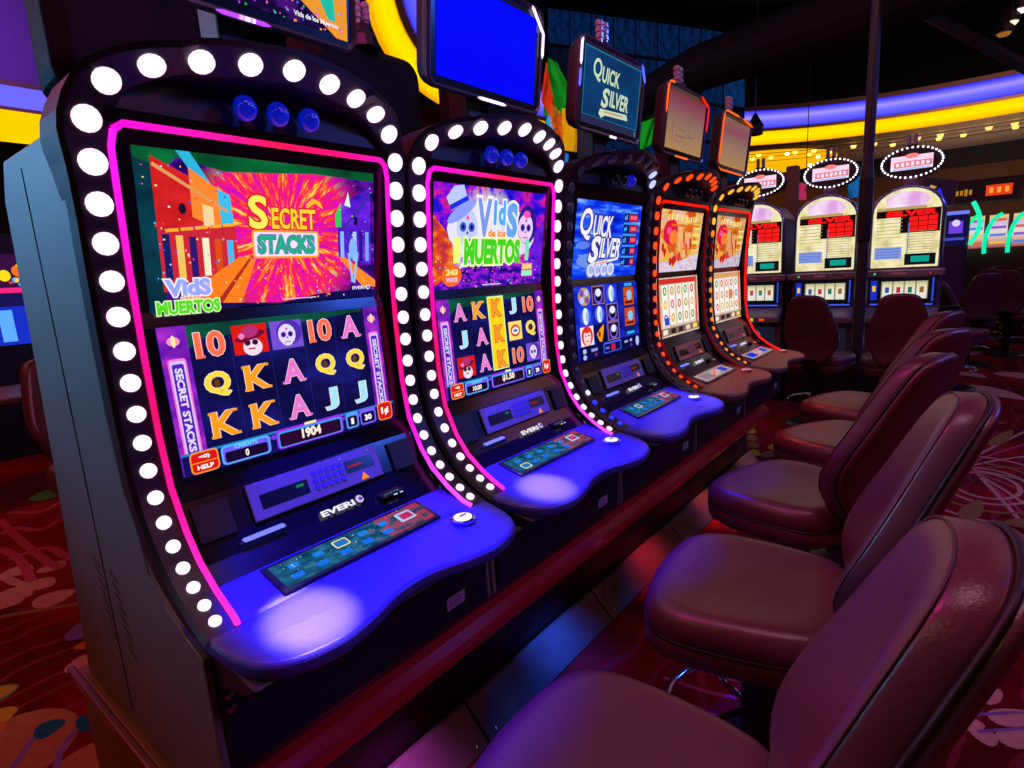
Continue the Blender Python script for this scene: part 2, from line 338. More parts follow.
def art_secret(A):
    A.base(burst('burst_magenta', .54, .52, [(.30, '#8a10c0'), (.40, '#e010b8'), (.47, '#f01878'), (.53, '#ff2048'), (.58, '#ff7a18'), (.64, '#ffe050'), (.72, '#ffd0f0')],
                 [(.3, '#10083a'), (.45, '#2a0a70'), (.55, '#6a10a8'), (.65, '#181070'), (.8, '#0a3a40')], .52, 6.0, 1.05))
    A.poly([(-.263, .148), (.263, .148), (.263, .128), (.1, .132), (-.1, .118), (-.19, .136), (-.22, .10), (-.263, -.02)], cloud('green_glow', [(.3, '#06281a'), (.6, '#0a6a38'), (.8, '#18a060')], 3))
    A.poly([(-.263, .130), (-.235, .12), (-.23, -.148), (-.263, -.148)], cloud('dark_teal', [(.3, '#06142a'), (.7, '#0c4a5a')], 3))
    A.poly([(-.235, .135), (-.14, .09), (-.14, .02), (-.235, -.0)], cloud('red_front', [(.3, '#c01020'), (.6, '#e02828'), (.8, '#8a1060')], 6))
    A.poly([(-.19, .148), (-.165, .148), (-.125, .085), (-.15, .09)], '#30b8e0'); A.poly([(-.17, .12), (-.14, .10), (-.095, .07), (-.1, .0), (-.17, .03)], '#ff8a30')
    A.poly([(-.12, .085), (-.095, .075), (-.09, .01), (-.115, .015)], '#40c0f0'); A.poly([(-.15, .055), (-.13, .05), (-.13, -.0), (-.15, 0)], '#ffd8a0')
    A.poly([(-.235, .0), (-.09, .02), (-.085, -.085), (-.235, -.11)], '#d02838')
    for i in range(6):
        A.rect(-.222+i*.024, -.045, .013, .085-.004*i, ['#18206a', '#f8c860', '#2a1a70', '#fff0d0', '#e05018', '#50b8f0'][i])
    for i in range(5): A.rect(-.21+i*.027, .005+.003*i, .024, .006, '#ffb030', .1)
    A.poly([(-.235, .118), (-.232, .124), (-.10, .045), (-.102, .04)], '#e0a060'); A.ell(-.188, .045, .007, .010, '#201030')
    A.poly([(-.165, -.148), (-.09, -.148), (-.05, -.05), (-.085, -.045), (-.20, -.12)], '#ff8020'); A.poly([(-.15, -.148), (-.135, -.148), (-.06, -.05), (-.066, -.05)], '#b03020')
    A.poly([(.155, .06), (.19, .085), (.25, .115), (.25, -.07), (.155, -.05)], cloud('violet_front', [(.3, '#2a12b0'), (.55, '#6a20e0'), (.75, '#9a50ff')], 7))
    A.poly([(.15, .05), (.165, .075), (.165, .02), (.15, .02)], '#30d060'); A.poly([(.175, .07), (.186, .1), (.192, .066)], '#e0ffe0'); A.poly([(.17, .02), (.25, .1), (.25, .093), (.17, .012)], '#3030a0')
    for i in range(5): A.rect(.166+i*.018, -.025, .010, .07, ['#8ac0ff', '#4030d0', '#b8d0ff', '#281890', '#7aa8ff'][i])
    A.ell(.205, .035, .006, .010, '#100828')
    A.poly([(.155, -.05), (.172, -.05), (.262, -.108), (.262, -.125), (.22, -.12)], '#ff8a28')
    A.rect(.188, -.075, .006, .07, '#90c8ff', .15); A.rect(.203, -.075, .006, .075, '#90c8ff', -.15); A.ell(.196, -.03, .012, .026, '#8ab8ff')
    A.poly([(-.263, -.148), (-.19, -.148), (-.16, -.135), (.0, -.146), (.1, -.132), (.19, -.128), (.263, -.13), (.263, -.148)], cloud('navy_foot', [(.3, '#080830'), (.7, '#1a1468')], 6))
    A.dots(70, -.255, -.09, -.14, .13, ['#40d0ff', '#ff60c0', '#ffe060', '#4060ff', '#ff4040', '#e8e8ff'], .0019)
    A.dots(50, .08, .255, -.14, .12, ['#40d0ff', '#ff60c0', '#ffe060', '#4060ff', '#e8e8ff'], .0017)
    A.dots(60, -.1, .13, -.145, -.05, ['#ffe050', '#ff9020', '#ff50a0'], .0022)
    A.text('S', -.040, .045, .042, .068, '#fff060', .03, out='#e02010', grow=.04); A.text('ECRET', .042, .034, .105, .044, '#ffd838', .025, out='#e01818', grow=.05)
    A.poly([(.075, .058), (.095, .070), (.115, .058), (.108, .074), (.09, .080), (.072, .066)], '#ffc020')
    A.rrect(.022, -.020, .158, .058, .006, '#ffa818'); A.rrect(.022, -.020, .150, .050, .004, '#f8e8ff'); A.text('STACKS', .022, -.020, .136, .040, '#28b088', .05, out='#6a28d0', grow=.03)
    logo_muertos(A, -.194, -.124, .72)
    A.text('EVERI', .208, -.124, .036, .008, '#e8e8ff', .03); A.ell(.236, -.124, .006, .006, '#e8e8ff'); A.ell(.237, -.124, .003, .003, '#2a1a90')
    A.rect(.045, -.139, .085, .0022, '#e8d0ff')
def art_muertos_reels(A, grid, win, wild=None, two=('1', '30'), cred='0'):
    A.base(cloud('reel_navy', [(.3, '#0a0830'), (.5, '#121050'), (.62, '#1a1a78'), (.8, '#100c48')], 3))
    A.poly([(-.21, .147), (.21, .147), (.21, .140), (.0, .125), (-.18, .118), (-.21, .10)], cloud('green_dim', [(.35, '#0a3830'), (.7, '#106048')], 3))
    for i in (1, 2, 3, 4): A.rect(-.21+.084*i, .018, .0012, .24, '#202a80')
    side_banner(A, -.235, .042); side_banner(A, .237, .036)
    if wild is not None:
        cx = -.168+.084*wild; A.rect(cx, .025, .080, .236, '#e0ffb0'); A.rect(cx, .025, .072, .228, '#ffd820')
    for r in range(3):
        for c in range(5):
            s = grid[r][c]; cx = -.168+.084*c; cy = .105-.082*r
            if s == 'L': hat_lady(A, cx, cy, .076, .062)
            elif s == 'S':
                A.rect(cx, cy, .076, .062, '#7a50d8'); A.ell(cx+.006, cy+.004, .031, .028, '#5030b0'); skull(A, cx, cy, .021)
            elif s == 'W':
                A.rect(cx, cy, .07, .062, '#ffe070'); A.ell(cx, cy, .026, .020, '#e03030'); A.ell(cx, cy, .019, .013, '#fff0d0'); A.rect(cx, cy, .02, .008, '#3060e0')
            elif s == 'Kw': A.text('K', cx, cy, .046, .054, '#ff9a30', .05, out='#c04820', grow=.03)
            else: symbol(A, s, cx, cy, .052)
    info_bar(A, cred, win, two[0], two[1], '1¢' if wild is None else '►' if False else '1¢')
def art_muertos_title(A):
    A.base(burst('burst_blue', .45, .40, [(.30, '#ff7a28'), (.42, '#ffe060'), (.5, '#ffffff'), (.58, '#d070ff'), (.66, '#7a20f0')],
                 [(.3, '#1410c0'), (.45, '#2a10e0'), (.52, '#9a10d0'), (.6, '#e02090'), (.72, '#1a18a0')], .42, 5.0, 1.0, seed=4.))
    A.poly([(-.263, -.148), (.263, -.148), (.263, -.10), (.1, -.075), (-.1, -.08), (-.263, -.11)], cloud('violet_crowd', [(.35, '#180868'), (.5, '#5010c0'), (.58, '#b020e0'), (.7, '#20108a')], 16))
    A.poly([(-.263, .06), (-.19, .0), (-.17, -.1), (-.263, -.14)], cloud('fire_left', [(.3, '#801060'), (.5, '#e04020'), (.65, '#ffa030')], 9))
    A.poly([(.21, .02), (.262, .06), (.262, -.13), (.2, -.08)], cloud('violet_right', [(.3, '#2a10b0'), (.6, '#7020e0')], 9))
    A.dots(110, -.255, .255, -.145, -.06, ['#40d0ff', '#ff60c0', '#ffe060', '#4060ff', '#ff8030'], .0024)
    A.ell(-.04, .025, .17, .085, '#ece8ff'); A.ell(.12, .015, .09, .07, '#e8d8ff')
    skull(A, -.125, .030, .046, '#c8d0ff', '#3858d0'); A.ell(-.150, .075, .068, .018, '#90a0ff', rot=.5)
    A.poly([(-.195, .075), (-.125, .105), (-.145, .148), (-.185, .142), (-.215, .11)], '#c0ccff'); A.poly([(-.198, .075), (-.122, .107), (-.128, .12), (-.202, .089)], '#2030e8')
    A.ell(.165, .045, .052, .062, '#2a1a90'); skull(A, .157, .035, .040, '#f0d0ff', '#6030c0'); A.ell(.16, .078, .02, .012, '#ff50c0')
    A.text('V', -.052, .056, .066, .120, '#8098f0', .05, out='#f8f8ff', grow=.06); A.text('i', -.003, .078, .016, .075, '#50a8f8', .06, out='#f8f8ff', grow=.06)
    A.text('d', .030, .078, .036, .075, '#58b0f8', .05, out='#f8f8ff', grow=.06); A.text('S', .082, .056, .056, .110, '#6aa8f8', .06, out='#f8f8ff', grow=.06)
    A.text('de los', .008, .016, .085, .024, '#ff9430', .05, out='#ffffff', grow=.05)
    A.rect(-.17, -.035, .03, .075, '#f0ff80'); A.rect(.168, -.035, .02, .07, '#70f0c0')
    A.text('MUERTOS', -.005, -.040, .27, .078, '#44d820', .06, out='#f4ffb0', grow=.07)
    A.ell(-.19, -.108, .042, .032, '#ff6a20'); A.text('243', -.19, -.098, .05, .018, '#fff090', .05); A.text('WAYS', -.19, -.120, .048, .014, '#ffd0f0', .05)
    A.rect(.172, -.09, .058, .022, '#ff9a40'); A.text('5200', .172, -.090, .048, .014, '#fff0a0', .05); A.rect(.172, -.112, .058, .018, '#a0f0c8')
    A.rect(-.01, -.141, .09, .003, '#d8e0ff')
def art_quick(A):
    A.base(cloud('silver_sky', [(.3, '#0818a0'), (.45, '#0a30e8'), (.55, '#2060ff'), (.66, '#90b8ff'), (.74, '#1a38d0')], 4, sx=.7, sy=2.4))
    A.ell(-.12, -.08, .12, .03, '#7090f0'); A.ell(-.2, -.02, .05, .015, '#6080f0')
    for i in range(5):
        cy = .095-.046*i; A.rect(.175, cy, .13, .034, '#0c1c78'); A.text('x%d' % (5-i), .128, cy, .026, .02, '#60c8ff', .03)
        A.rect(.195+i*.004, cy, .078-.011*i, .026, '#e01838'); A.text('%d' % (50000//(10**i) if i < 4 else 8), .195+i*.004, cy, .062-.010*i, .014, '#ff8090', .03); A.rect(.17, cy+.021, .12, .006, '#3aa8f0')
    A.text('Q', -.192, .058, .090, .120, '#f0f0ff', .02, out='#4a2a90', grow=.05, shear=.15); A.text('UICK', -.062, .052, .150, .086, '#f4f4ff', .03, out='#4a2a90', grow=.05, shear=.12)
    A.text('S', -.115, -.036, .070, .105, '#f4f4ff', .04, out='#3a2080', grow=.05, shear=.3); A.text('ILVER', .012, -.030, .170, .078, '#f4f4ff', .03, out='#3a2080', grow=.05, shear=.15)
    A.poly([(-.14, -.105), (-.13, -.088), (.06, -.072), (.09, -.06), (.08, -.078), (-.06, -.095)], '#f0f0ff'); A.poly([(-.11, -.098), (.0, -.086), (.0, -.080), (-.11, -.090)], '#ff9a70')
    for i in range(4):
        cx = -.135+.052*i; A.ell(cx, -.118, .034, .029, '#7888d8'); A.ell(cx+.002, -.116, .030, .026, '#e0e4ff'); A.ell(cx+.002, -.116, .018, .016, '#a8b4f0')
def art_quick_reels(A):
    A.base(cloud('reel_blue', [(.3, '#0a0c60'), (.5, '#1424b8'), (.7, '#3a50f0')], 4))
    for c in range(3):
        A.rect(-.188+.105*c, .030, .100, .226, '#1420a8' if c % 2 else '#2038d8')
        for r in range(3):
            cx = -.188+.105*c; cy = .105-.078*r; k = (r*3+c)
            if k == 0:
                A.ell(cx, cy, .044, .036, '#d09a50')
                for a, b in ((-1, 1), (1, 1), (-1, -1), (1, -1)): A.ell(cx+a*.018, cy+b*.014, .016, .014, '#b8c8ff' if a*b > 0 else '#8050b0')
            elif k in (1, 5, 8):
                A.rect(cx, cy, .098, .074, '#c08060'); A.rect(cx, cy, .090, .068, '#201060'); A.ell(cx, cy-.004, .034, .030, '#8060e8'); A.ell(cx, cy-.004, .025, .022, '#10082a'); A.ell(cx, cy+.010, .022, .016, '#e8f0ff')
            elif k in (2, 3, 4):
                A.ell(cx, cy, .040, .034, '#3860ff'); A.ell(cx, cy, .022, .034, '#e8f4ff'); A.ell(cx+.010, cy-.004, .010, .022, '#a0b8f0')
            elif k == 6:
                A.rect(cx, cy, .098, .076, '#fff0f0'); A.ell(cx, cy, .044, .040, '#e83028'); A.ell(cx, cy-.004, .028, .034, '#ffd8d8'); A.ell(cx, cy+.024, .026, .012, '#e83028')
                A.ell(cx-.011, cy+.002, .006, .003, '#402040'); A.ell(cx+.011, cy+.002, .006, .003, '#402040'); A.ell(cx, cy-.020, .008, .003, '#c01030')
            else:
                A.rect(cx, cy, .098, .076, '#0c1040'); A.poly([(cx-.035, cy+.0), (cx-.004, cy+.02), (cx+.028, cy+.036), (cx+.02, cy), (cx+.004, cy-.036), (cx-.016, cy-.03)], '#ffa018'); A.ell(cx-.012, cy-.002, .010, .012, '#802c00')
    A.rect(.172, .030, .105, .226, '#102070'); A.rect(.172, .135, .07, .012, '#30b0f0'); A.rect(.172, -.075, .07, .012, '#30b0f0')
    for cy in (.085, -.005):
        A.rect(.172, cy, .092, .078, '#d85018'); A.rect(.172, cy, .086, .004, '#501008'); A.ell(.178, cy+.004, .024, .022, '#80c8ff'); A.rect(.172, cy-.026, .07, .010, '#501008')
    A.rect(0, -.118, .526, .058, '#0a0c48'); A.rrect(.0, -.115, .15, .044, .006, '#4068ff'); A.rrect(.0, -.117, .138, .034, .005, '#10104a'); A.rect(.005, -.117, .034, .026, '#d81838')
    A.text('WIN', -.045, -.117, .03, .010, '#80a0ff', .03); A.rect(-.15, -.11, .05, .012, '#8898e0'); A.rect(-.14, -.13, .018, .012, '#a02050')
    for cy in (-.108, -.132): A.ell(-.225, cy, .014, .010, '#b0b8ff')
    A.rect(.12, -.11, .03, .01, '#a0a8e0'); A.rect(.165, -.108, .02, .012, '#a0a8e0'); A.rect(.165, -.13, .016, .012, '#8030a0'); A.ell(.225, -.118, .016, .022, '#b0c0ff')
def art_dragon(A, faded=False):
    a = .85 if not faded else .7
    A.base(cloud('dragon_gold%d' % faded, [(.28, '#d02018'), (.42, '#f07028'), (.5, '#ffd070'), (.58, '#ffb0a0'), (.7, '#e8d8ff')], 3.4, strength=a))
    A.poly([(-.263, -.148), (.263, -.148), (.263, -.06), (.1, -.085), (-.05, -.105), (-.263, -.09)], cloud('dragon_snow%d' % faded, [(.35, '#e8b8c0'), (.5, '#f4e8ff'), (.7, '#c8a0d8')], 9, strength=a))
    A.ell(-.13, .045, .085, .062, '#e01840'); A.ell(-.09, .02, .05, .035, '#ff8030'); A.ell(-.15, .05, .03, .018, '#ff5090')
    for i in range(9): A.ell(-.20+.018*i+.01*math.sin(i*2), -.03-.010*i+.012*math.sin(i*1.7), .016, .022, '#ffb030' if i % 2 else '#c81820', rot=.5)
    for i in range(7): A.ell(.02+.022*i, -.02+.03*math.sin(i*1.3), .012, .04, '#d83018' if i % 2 else '#ffa040', rot=.4)
    A.ell(.0, -.075, .02, .024, '#e03050'); A.ell(-.06, -.09, .03, .02, '#d02018')
    pass
    for i in range(12): A.rrect(-.17+.030*i, .112+.006*math.sin(i*.6), .020, .030, .004, '#ffe8a8' if i % 2 else '#ffd060')
    for i in range(4): A.rect(.19, .07-.036*i, .10, .016, '#f0e070')
    A.rect(.04, .078, .36, .010, '#e87018'); A.rect(.12, -.035, .2, .008, '#e07030')
def art_dragon_reels(A, faded=False):
    A.base(cloud('dragon_reel%d' % faded, [(.3, '#d8b090'), (.55, '#f4e0d0'), (.75, '#ffd8c8')], 5, strength=.82))
    A.rect(0, .128, .5, .026, '#d83028' if not faded else '#e0a060'); A.rect(-.235, .02, .022, .25, '#e87848'); A.rect(.235, .02, .022, .25, '#e05040')
    rr = random.Random(3+faded); cols = ['#e8a020', '#e040a0', '#f0c030', '#30a060', '#e05030', '#4060d0', '#d82020', '#c0a040']
    for c in range(5):
        cx = -.168+.084*c; A.rect(cx, .01, .066, .20, '#fff6ee')
        for r in range(3): A.ell(cx, .082-.068*r, .022, .022, rr.choice(cols)); A.ell(cx, .082-.068*r, .010, .013, '#fff0d0')
    if not faded: A.rect(-.168, -.068, .052, .036, '#3048c8')
    else: A.rect(.06, .012, .062, .056, '#e08040')
    A.rect(0, -.12, .5, .036, '#8a6858')
    for i, c in enumerate(['#f8e8d0', '#2a2028', '#2a2028', '#f0d8c0', '#f4e060']): A.rect(-.19+.095*i, -.12, .056, .024, c)

# ------------------------------------------------------------------ slot machine
PROF = [(0, 1.450), (-.007, 1.383), (-.013, 1.316), (-.018, 1.251), (-.021, 1.187), (-.022, 1.125), (-.023, 1.064), (-.022, 1.006), (-.021, .948), (-.018, .894), (-.013, .841),
        (-.002, .790), (.018, .745), (.043, .704), (.072, .669), (.105, .641), (.141, .618), (.176, .600)]
COLP = [(x, .3254, z+.25) for x, z in PROF][::-1]
TOPP = [(.023, .2946, 1.759), (.054, .2336, 1.788), (.080, .1616, 1.803), (.100, .083, 1.811), (.108, 0, 1.817)]
def ringx(z):                                     # hood plane: X as a function of height
    pts = [(p_[2], p_[0]) for p_ in COLP]+[(p_[2], p_[0]) for p_ in TOPP]
    if z <= pts[0][0]: return pts[0][1]
    for (a, xa), (b, xb) in zip(pts, pts[1:]):
        if z <= b: return xa+(xb-xa)*(z-a)/(b-a)
    return pts[-1][1]
def catmull(P_, n=4):
    out = []
    for i in range(len(P_)-1):
        p0 = Vector(P_[max(i-1, 0)]); p1 = Vector(P_[i]); p2 = Vector(P_[i+1]); p3 = Vector(P_[min(i+2, len(P_)-1)])
        for k in range(n):
            t = k/n; out.append(.5*((2*p1)+(p2-p0)*t+(2*p0-5*p1+4*p2-p3)*t*t+(3*p1-p0-3*p2+p3)*t**3))
    out.append(Vector(P_[-1])); return out
IP = [(.010, 1.722), (.004, 1.700), (-.012, 1.669), (-.053, 1.376), (-.050, 1.362), (-.047, 1.348), (-.032, 1.054), (.000, 1.012), (.031, .936), (.062, .900), (.098, .870)]
DECK = [(.10, .355), (.20, .353), (.28, .343), (.325, .320), (.352, .280), (.364, .230), (.366, .185), (.354, .12), (.336, .06), (.329, 0)]
DECK = DECK+[(x, -y) for x, y in DECK[::-1][1:]]

def deck_z(x):
    return .8415 if x < .19 else .8415-(x-.19)*.13

def slot_machine(idx, label, y, upper, lower, topper, bulb, strip, deck_light, topper_glow):
    root = thing('slot_machine', label, 'slot machine', (0, y, 0), 0, 'slot machines along the front row')
    # cabinet body
    front = [(ringx(z)-.055, z) for z in (1.66, 1.5, 1.35, 1.2, 1.05, .97)]
    body = front+[(.02, .88), (.10, .83), (.335, .795), (.30, .772), (.205, .742), (.195, .56), (.14, .50), (-.01, .462), (-.03, .432), (-.60, .432), (-.545, .83), (-.49, 1.19), (-.445, 1.62), (-.40, 1.66)]
    MB().prism(body, -.345, .345).build('cabinet', BLKM, root, bevel=.006)
    side = [(ringx(z)-.045, z) for z in (1.69, 1.5, 1.35, 1.2, 1.05, .97)]+[(.00, .90), (.055, .855), (.13, .82), (.19, .80), (.195, .56), (.14, .50), (.0, .47), (-.03, .434), (-.61, .434), (-.552, .83), (-.497, 1.19), (-.452, 1.62), (-.40, 1.692)]
    for s in (-1, 1):
        sp = MB().prism(side, s*.346, s*.360).build('side_panel', SIDEM, root, bevel=.003)
        sp['label'] = 'brushed grey side panel'
        for c in range(2):
            g = MB()
            for r in range(8):
                x0 = -.345+.085*c+.004*r+.02*c; z0 = .845-.024*r-.004*c
                g.add([(x0, s*.3605, z0), (x0+.04, s*.3605, z0-.016), (x0+.04, s*.3605, z0-.024), (x0, s*.3605, z0-.008),
                       (x0, s*.358, z0), (x0+.04, s*.358, z0-.016), (x0+.04, s*.358, z0-.024), (x0, s*.358, z0-.008)], [(0, 1, 2, 3), (7, 6, 5, 4), (0, 4, 5, 1), (1, 5, 6, 2), (2, 6, 7, 3), (3, 7, 4, 0)])
            g.build('vent', BLKM, sp)
        MB().box((-.28, min(s*.360, s*.3615), .48), (-.277, max(s*.360, s*.3615), 1.66)).build('seam', BLKM, sp)
    # hood ring
    half = catmull([(.205, .3254, .838)]+COLP+TOPP, 3)
    path = [Vector((p_.x, -p_.y, p_.z)) for p_ in half]+half[::-1][1:]
    n = len(path); rings = []; inner = []
    for i, p_ in enumerate(path):
        t = (path[min(i+1, n-1)]-path[max(i-1, 0)]).normalized()
        q = half[min(i, n-1-i)] if i < len(half) else half[n-1-i]
        z = q.z; dz = .012; sl = (ringx(z+dz)-ringx(z-dz))/(2*dz) if z < 1.80 else 1.2
        N = Vector((1, 0, -sl)).normalized(); N = (N-t*N.dot(t)).normalized()
        B = N.cross(t).normalized()               # outward (left column: -Y)
        if B.y*(p_.y) < 0 and abs(p_.y) > .05: B = -B
        if abs(p_.y) <= .05 and B.z < 0: B = -B
        k = min(1, max(0, (z-1.55)/.12)); wi = .0275+.006*k; wo = .0335+.005*k
        back = Vector((-.03-.09*k, 0, 0)); backo = Vector((-.055-.05*k, 0, 0))
        a = p_-B*wi; b = p_+B*wo
        rings.append([a+back, a-N*.004, a+B*.005, b-B*.008, b-N*.007, b+backo])
        inner.append(a)
    MB().loft(rings, closed=False, caps=False).build('hood_ring', RINGM, root, smooth=False)
    # back wall of the recess under the hood
    arc = [q for q in inner if q.z > 1.72]
    MB().plate([(q.y*1.08, q.z+.01) for q in arc]+[(.30, 1.705), (-.30, 1.705)], -.06, -.004).build('hood_recess', RINGM, root)
    hb = MB(); outer = [(p_.y*1.10, p_.z+.025) for p_ in path if p_.z > 1.69]
    sc = [(-.14, .96), (-.26, .72), (-.38, .35)]
    hb.loft([[(x, yy*f, 1.66+(zz-1.66)*f) for yy, zz in outer]+[(x, .33*f, 1.655), (x, -.33*f, 1.655)] for x, f in sc])
    hb.build('top_shell', BLKM, root, smooth=False, bevel=.01)
    # bulbs
    def rad(z): return .0105+(.0215-.0105)*min(1, max(0, (z-.84)/.80))
    spots = [(Vector(p_), s) for p_ in COLP for s in (-1, 1)]+[(Vector(p_), s) for p_ in TOPP[:4] for s in (-1, 1)]+[(Vector(TOPP[4]), 1)]
    seqp = [Vector(q) for q in COLP+TOPP]+[Vector((q[0], -q[1], q[2])) for q in TOPP[:4][::-1]]
    for j, (p_, s) in enumerate(spots):
        z = p_.z; sl = (ringx(z+.012)-ringx(z-.012))/.024 if z < 1.80 else 1.2
        N = Vector((1, 0, -sl)).normalized(); ii = min(range(len(seqp)), key=lambda a: (seqp[a]-p_).length); t = (seqp[min(ii+1, len(seqp)-1)]-seqp[max(ii-1, 0)]).normalized(); t.y *= s; N = (N-t*N.dot(t)).normalized(); r = rad(z)*(.88 if idx > 2 else 1)
        M = Matrix.Translation(Vector((p_.x, s*p_.y, p_.z))+N*.004) @ N.to_track_quat('Z', 'Y').to_matrix().to_4x4()
        mt = bulb(z, s, j)
        MB().lathe([(r*1.0, -.004), (r, .001), (r*.85, .0022), (r*.5, .003), (.0005, .0034)], 16, M).build('bulb', mt, root, smooth=True)
    # inner bezel
    MB().prism([(x, z) for x, z in IP]+[(.085, .84), (-.09, .95), (-.11, 1.70)], -.300, .300).build('bezel', BLK, root)
    # neon strip around the bezel
    sp = [(ringx(z)+.004, .2965, z) for z in (.85, .86, .88, .92, .97, 1.05, 1.15, 1.3, 1.45, 1.6, 1.66)]
    sp = [(.203, .3, .8425)]+sp+[(ringx(1.69)+.004, .290, 1.688), (ringx(1.69)+.008, .275, 1.699)]
    full = [(x, -yy, z) for x, yy, z in sp]+[(x, yy, z) for x, yy, z in sp[::-1]]
    k1 = len(sp)
    cutz = strip[1]
    if strip[0]:
        MB().tube(full[k1-2:k1+2], .0062, 8).build('light_strip', strip[0], root, smooth=True)
        if cutz: 
            MB().tube([q for q in full[:k1-1]], .0058, 8).build('light_strip', strip[1], root, smooth=True)
            MB().tube([q for q in full[k1+1:]], .0058, 8).build('light_strip', strip[2], root, smooth=True)
    # lens lamps under the hood
    for yy in (-.068, 0, .070):
        M = Matrix.Translation((.035, yy, 1.752))
        MB().lathe([(.022*math.sin(a*PI/8)+.0004, -.024*math.cos(a*PI/8)) for a in range(9)], 14, M).build('lens_lamp', bulb_lens(idx, yy), root, smooth=True)
    # screens
    for (a, b), fn, nm in ((((-.012, 1.669), (-.053, 1.376)), upper, 'upper_screen'), (((-.047, 1.348), (-.032, 1.054)), lower, 'lower_screen')):
        O = Vector(((a[0]+b[0])/2+.0015, 0, (a[1]+b[1])/2)); U = Vector((a[0]-b[0], 0, a[1]-b[1]))
        A = Art(O, (0, 1, 0), U, .526, U.length); fn(A); A.build(nm, root)
    # card / ticket panel
    a = Vector((.003, 0, 1.009)); b = Vector((.033, 0, .936)); U = (a-b).normalized(); N = Vector((0, 1, 0)).cross(U)
    O = (a+b)/2+N*.001
    pb = MB(); hh = (a-b).length/2
    pts = [O+Vector((0, yy, 0))+U*uu for yy, uu in ((-.166, -hh), (.166, -hh), (.166, hh), (-.166, hh))]
    pb.loft([[q for q in pts], [q+N*.006 for q in pts]]); pn = pb.build('service_panel', GREYP, root, bevel=.002)
    A = Art(O+N*.0062, (0, 1, 0), U, .33, hh*2)
    A.rrect(-.088, -.004, .112, .032, .003, BLK); A.rect(-.052, .003, .018, .006, '#1a7a50')
    A.rrect(.108, .006, .080, .030, .003, BLK); A.text('-----', .095, .006, .040, .004, '#c01818', .05)
    A.poly([(.100, -.034), (.124, -.034), (.112, -.016)], '#ff8a20'); A.ell(.142, .031, .002, .002, '#50a050'); A.ell(.062, .031, .002, .002, '#a0a020')
    gm = P('key_violet', (.10, .09, .26), .4)
    for r in range(3):
        for c in range(5): A.rrect(-.012+.017*c, .018-.016*r, .012, .011, .003, gm)
    A.build('card_reader', pn)
    for s in (-1, 1):
        MB().prism([(.012, 1.002), (.040, .936), (.036, .934), (.006, 1.0)], s*.24-.035, s*.24+.035).build('speaker_grille', BLKM, root)
    # logo strip and slots
    a = Vector((.031, 0, .936)); b = Vector((.105, 0, .866)); U = (a-b).normalized(); N = Vector((0, 1, 0)).cross(U)
    A = Art((a+b)/2+N*.0025, (0, 1, 0), U, .5, .1)
    A.text('EVERI', .012, .010, .088, .015, '#f0f0ff', .045); A.ell(.072, .012, .010, .010, '#d8c0ff'); A.ell(.074, .012, .005, .005, '#5a48a0'); A.rect(.078, .012, .008, .003, '#5a48a0')
    A.build('maker_logo', root)
    tb = MB().box((.052, -.205, .917), (.066, -.118, .923)); tb.build('ticket_slot_light', E('#6a70ff', 1.6), root, bevel=.002)
    MB().box((.030, -.215, .885), (.060, -.105, .915)).build('ticket_slot', BLK, root, bevel=.004)
    rd = MB().box((.060, .118, .896), (.084, .185, .906)).build('bill_reader', BLK, root, bevel=.003)
    A = Art((.0845, .15, .904), (0, 1, 0), (-1, 0, .9), .06, .02)
    for i in range(5): A.ell(-.02+.009*i, .002, .0016, .0012, '#38e020' if i < 4 else '#a0ff40')
    A.rect(.006, -.007, .012, .0025, '#e8e8ff'); A.rect(.024, -.007, .010, .0025, '#e8e8ff'); A.build('reader_lights', rd)
    # deck
    D = MB()
    dk = catmull([(x, yy, 0) for x, yy in DECK], 4)
    D.loft([[(q.x, q.y, deck_z(q.x)-.032) for q in dk], [(q.x, q.y, deck_z(q.x)) for q in dk]])
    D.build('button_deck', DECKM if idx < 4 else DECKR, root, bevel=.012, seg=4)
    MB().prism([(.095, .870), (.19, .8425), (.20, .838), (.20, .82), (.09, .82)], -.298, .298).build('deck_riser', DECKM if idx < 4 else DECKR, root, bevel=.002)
    # touch panel on the deck
    a = Vector((.109, 0, .866)); b = Vector((.186, 0, .846)); U = (a-b).normalized(); N = Vector((0, 1, 0)).cross(U); O = (a+b)/2
    q = [O+Vector((0, yy, 0))+U*uu for yy, uu in ((-.205, -.046), (.205, -.046), (.205, .046), (-.205, .046))]
    MB().loft([[v-N*.01 for v in q], [v+N*.004 for v in q]]).build('touch_panel_frame', BLK, root, bevel=.003)
    A = Art(O+N*.0045, (0, 1, 0), U, .385, .072)
    if idx <= 3:
        A.base(panel_mat())
        
        for i in range(5):
            A.rrect(-.150+.056*i, .014, .022, .014, .003, '#1a80f0'); A.rrect(-.158+.056*i, -.016, .026, .015, .003, '#1a70f0')
        hi = [(0, -.038, .014), (0, -.15, -.018), (0, -.1, .01)][idx-1]
        A.rrect(hi[1], hi[2], .036, .026, .005, '#ffe890'); A.rrect(hi[1], hi[2], .030, .020, .004, '#1a78c8')
        A.rrect(.135, .006, .045, .034, .004, '#a8c8f0'); A.rrect(.137, .006, .032, .022, .003, '#c02868')
        A.dots(34, -.185, .185, -.033, .033, ['#80c0ff', '#ffffff', '#60e0a0', '#ff5080'], .0012)
    else:
        A.base(cloud('panel_pale', [(.3, '#504058'), (.5, '#b8a0a8'), (.7, '#806070')], 5, sx=3))
        A.rrect(-.1, 0, .11, .05, .006, '#2030e0' if idx == 5 else '#907888'); A.rect(.02, 0, .12, .04, '#c8a8a0', .2); A.rrect(.12, 0, .07, .046, .005, '#3040d0')
        A.rect(.0, .0, .2, .006, '#ff2020', .4)
    A.build('touch_panel', root)
    # spin button
    z0 = deck_z(.235)
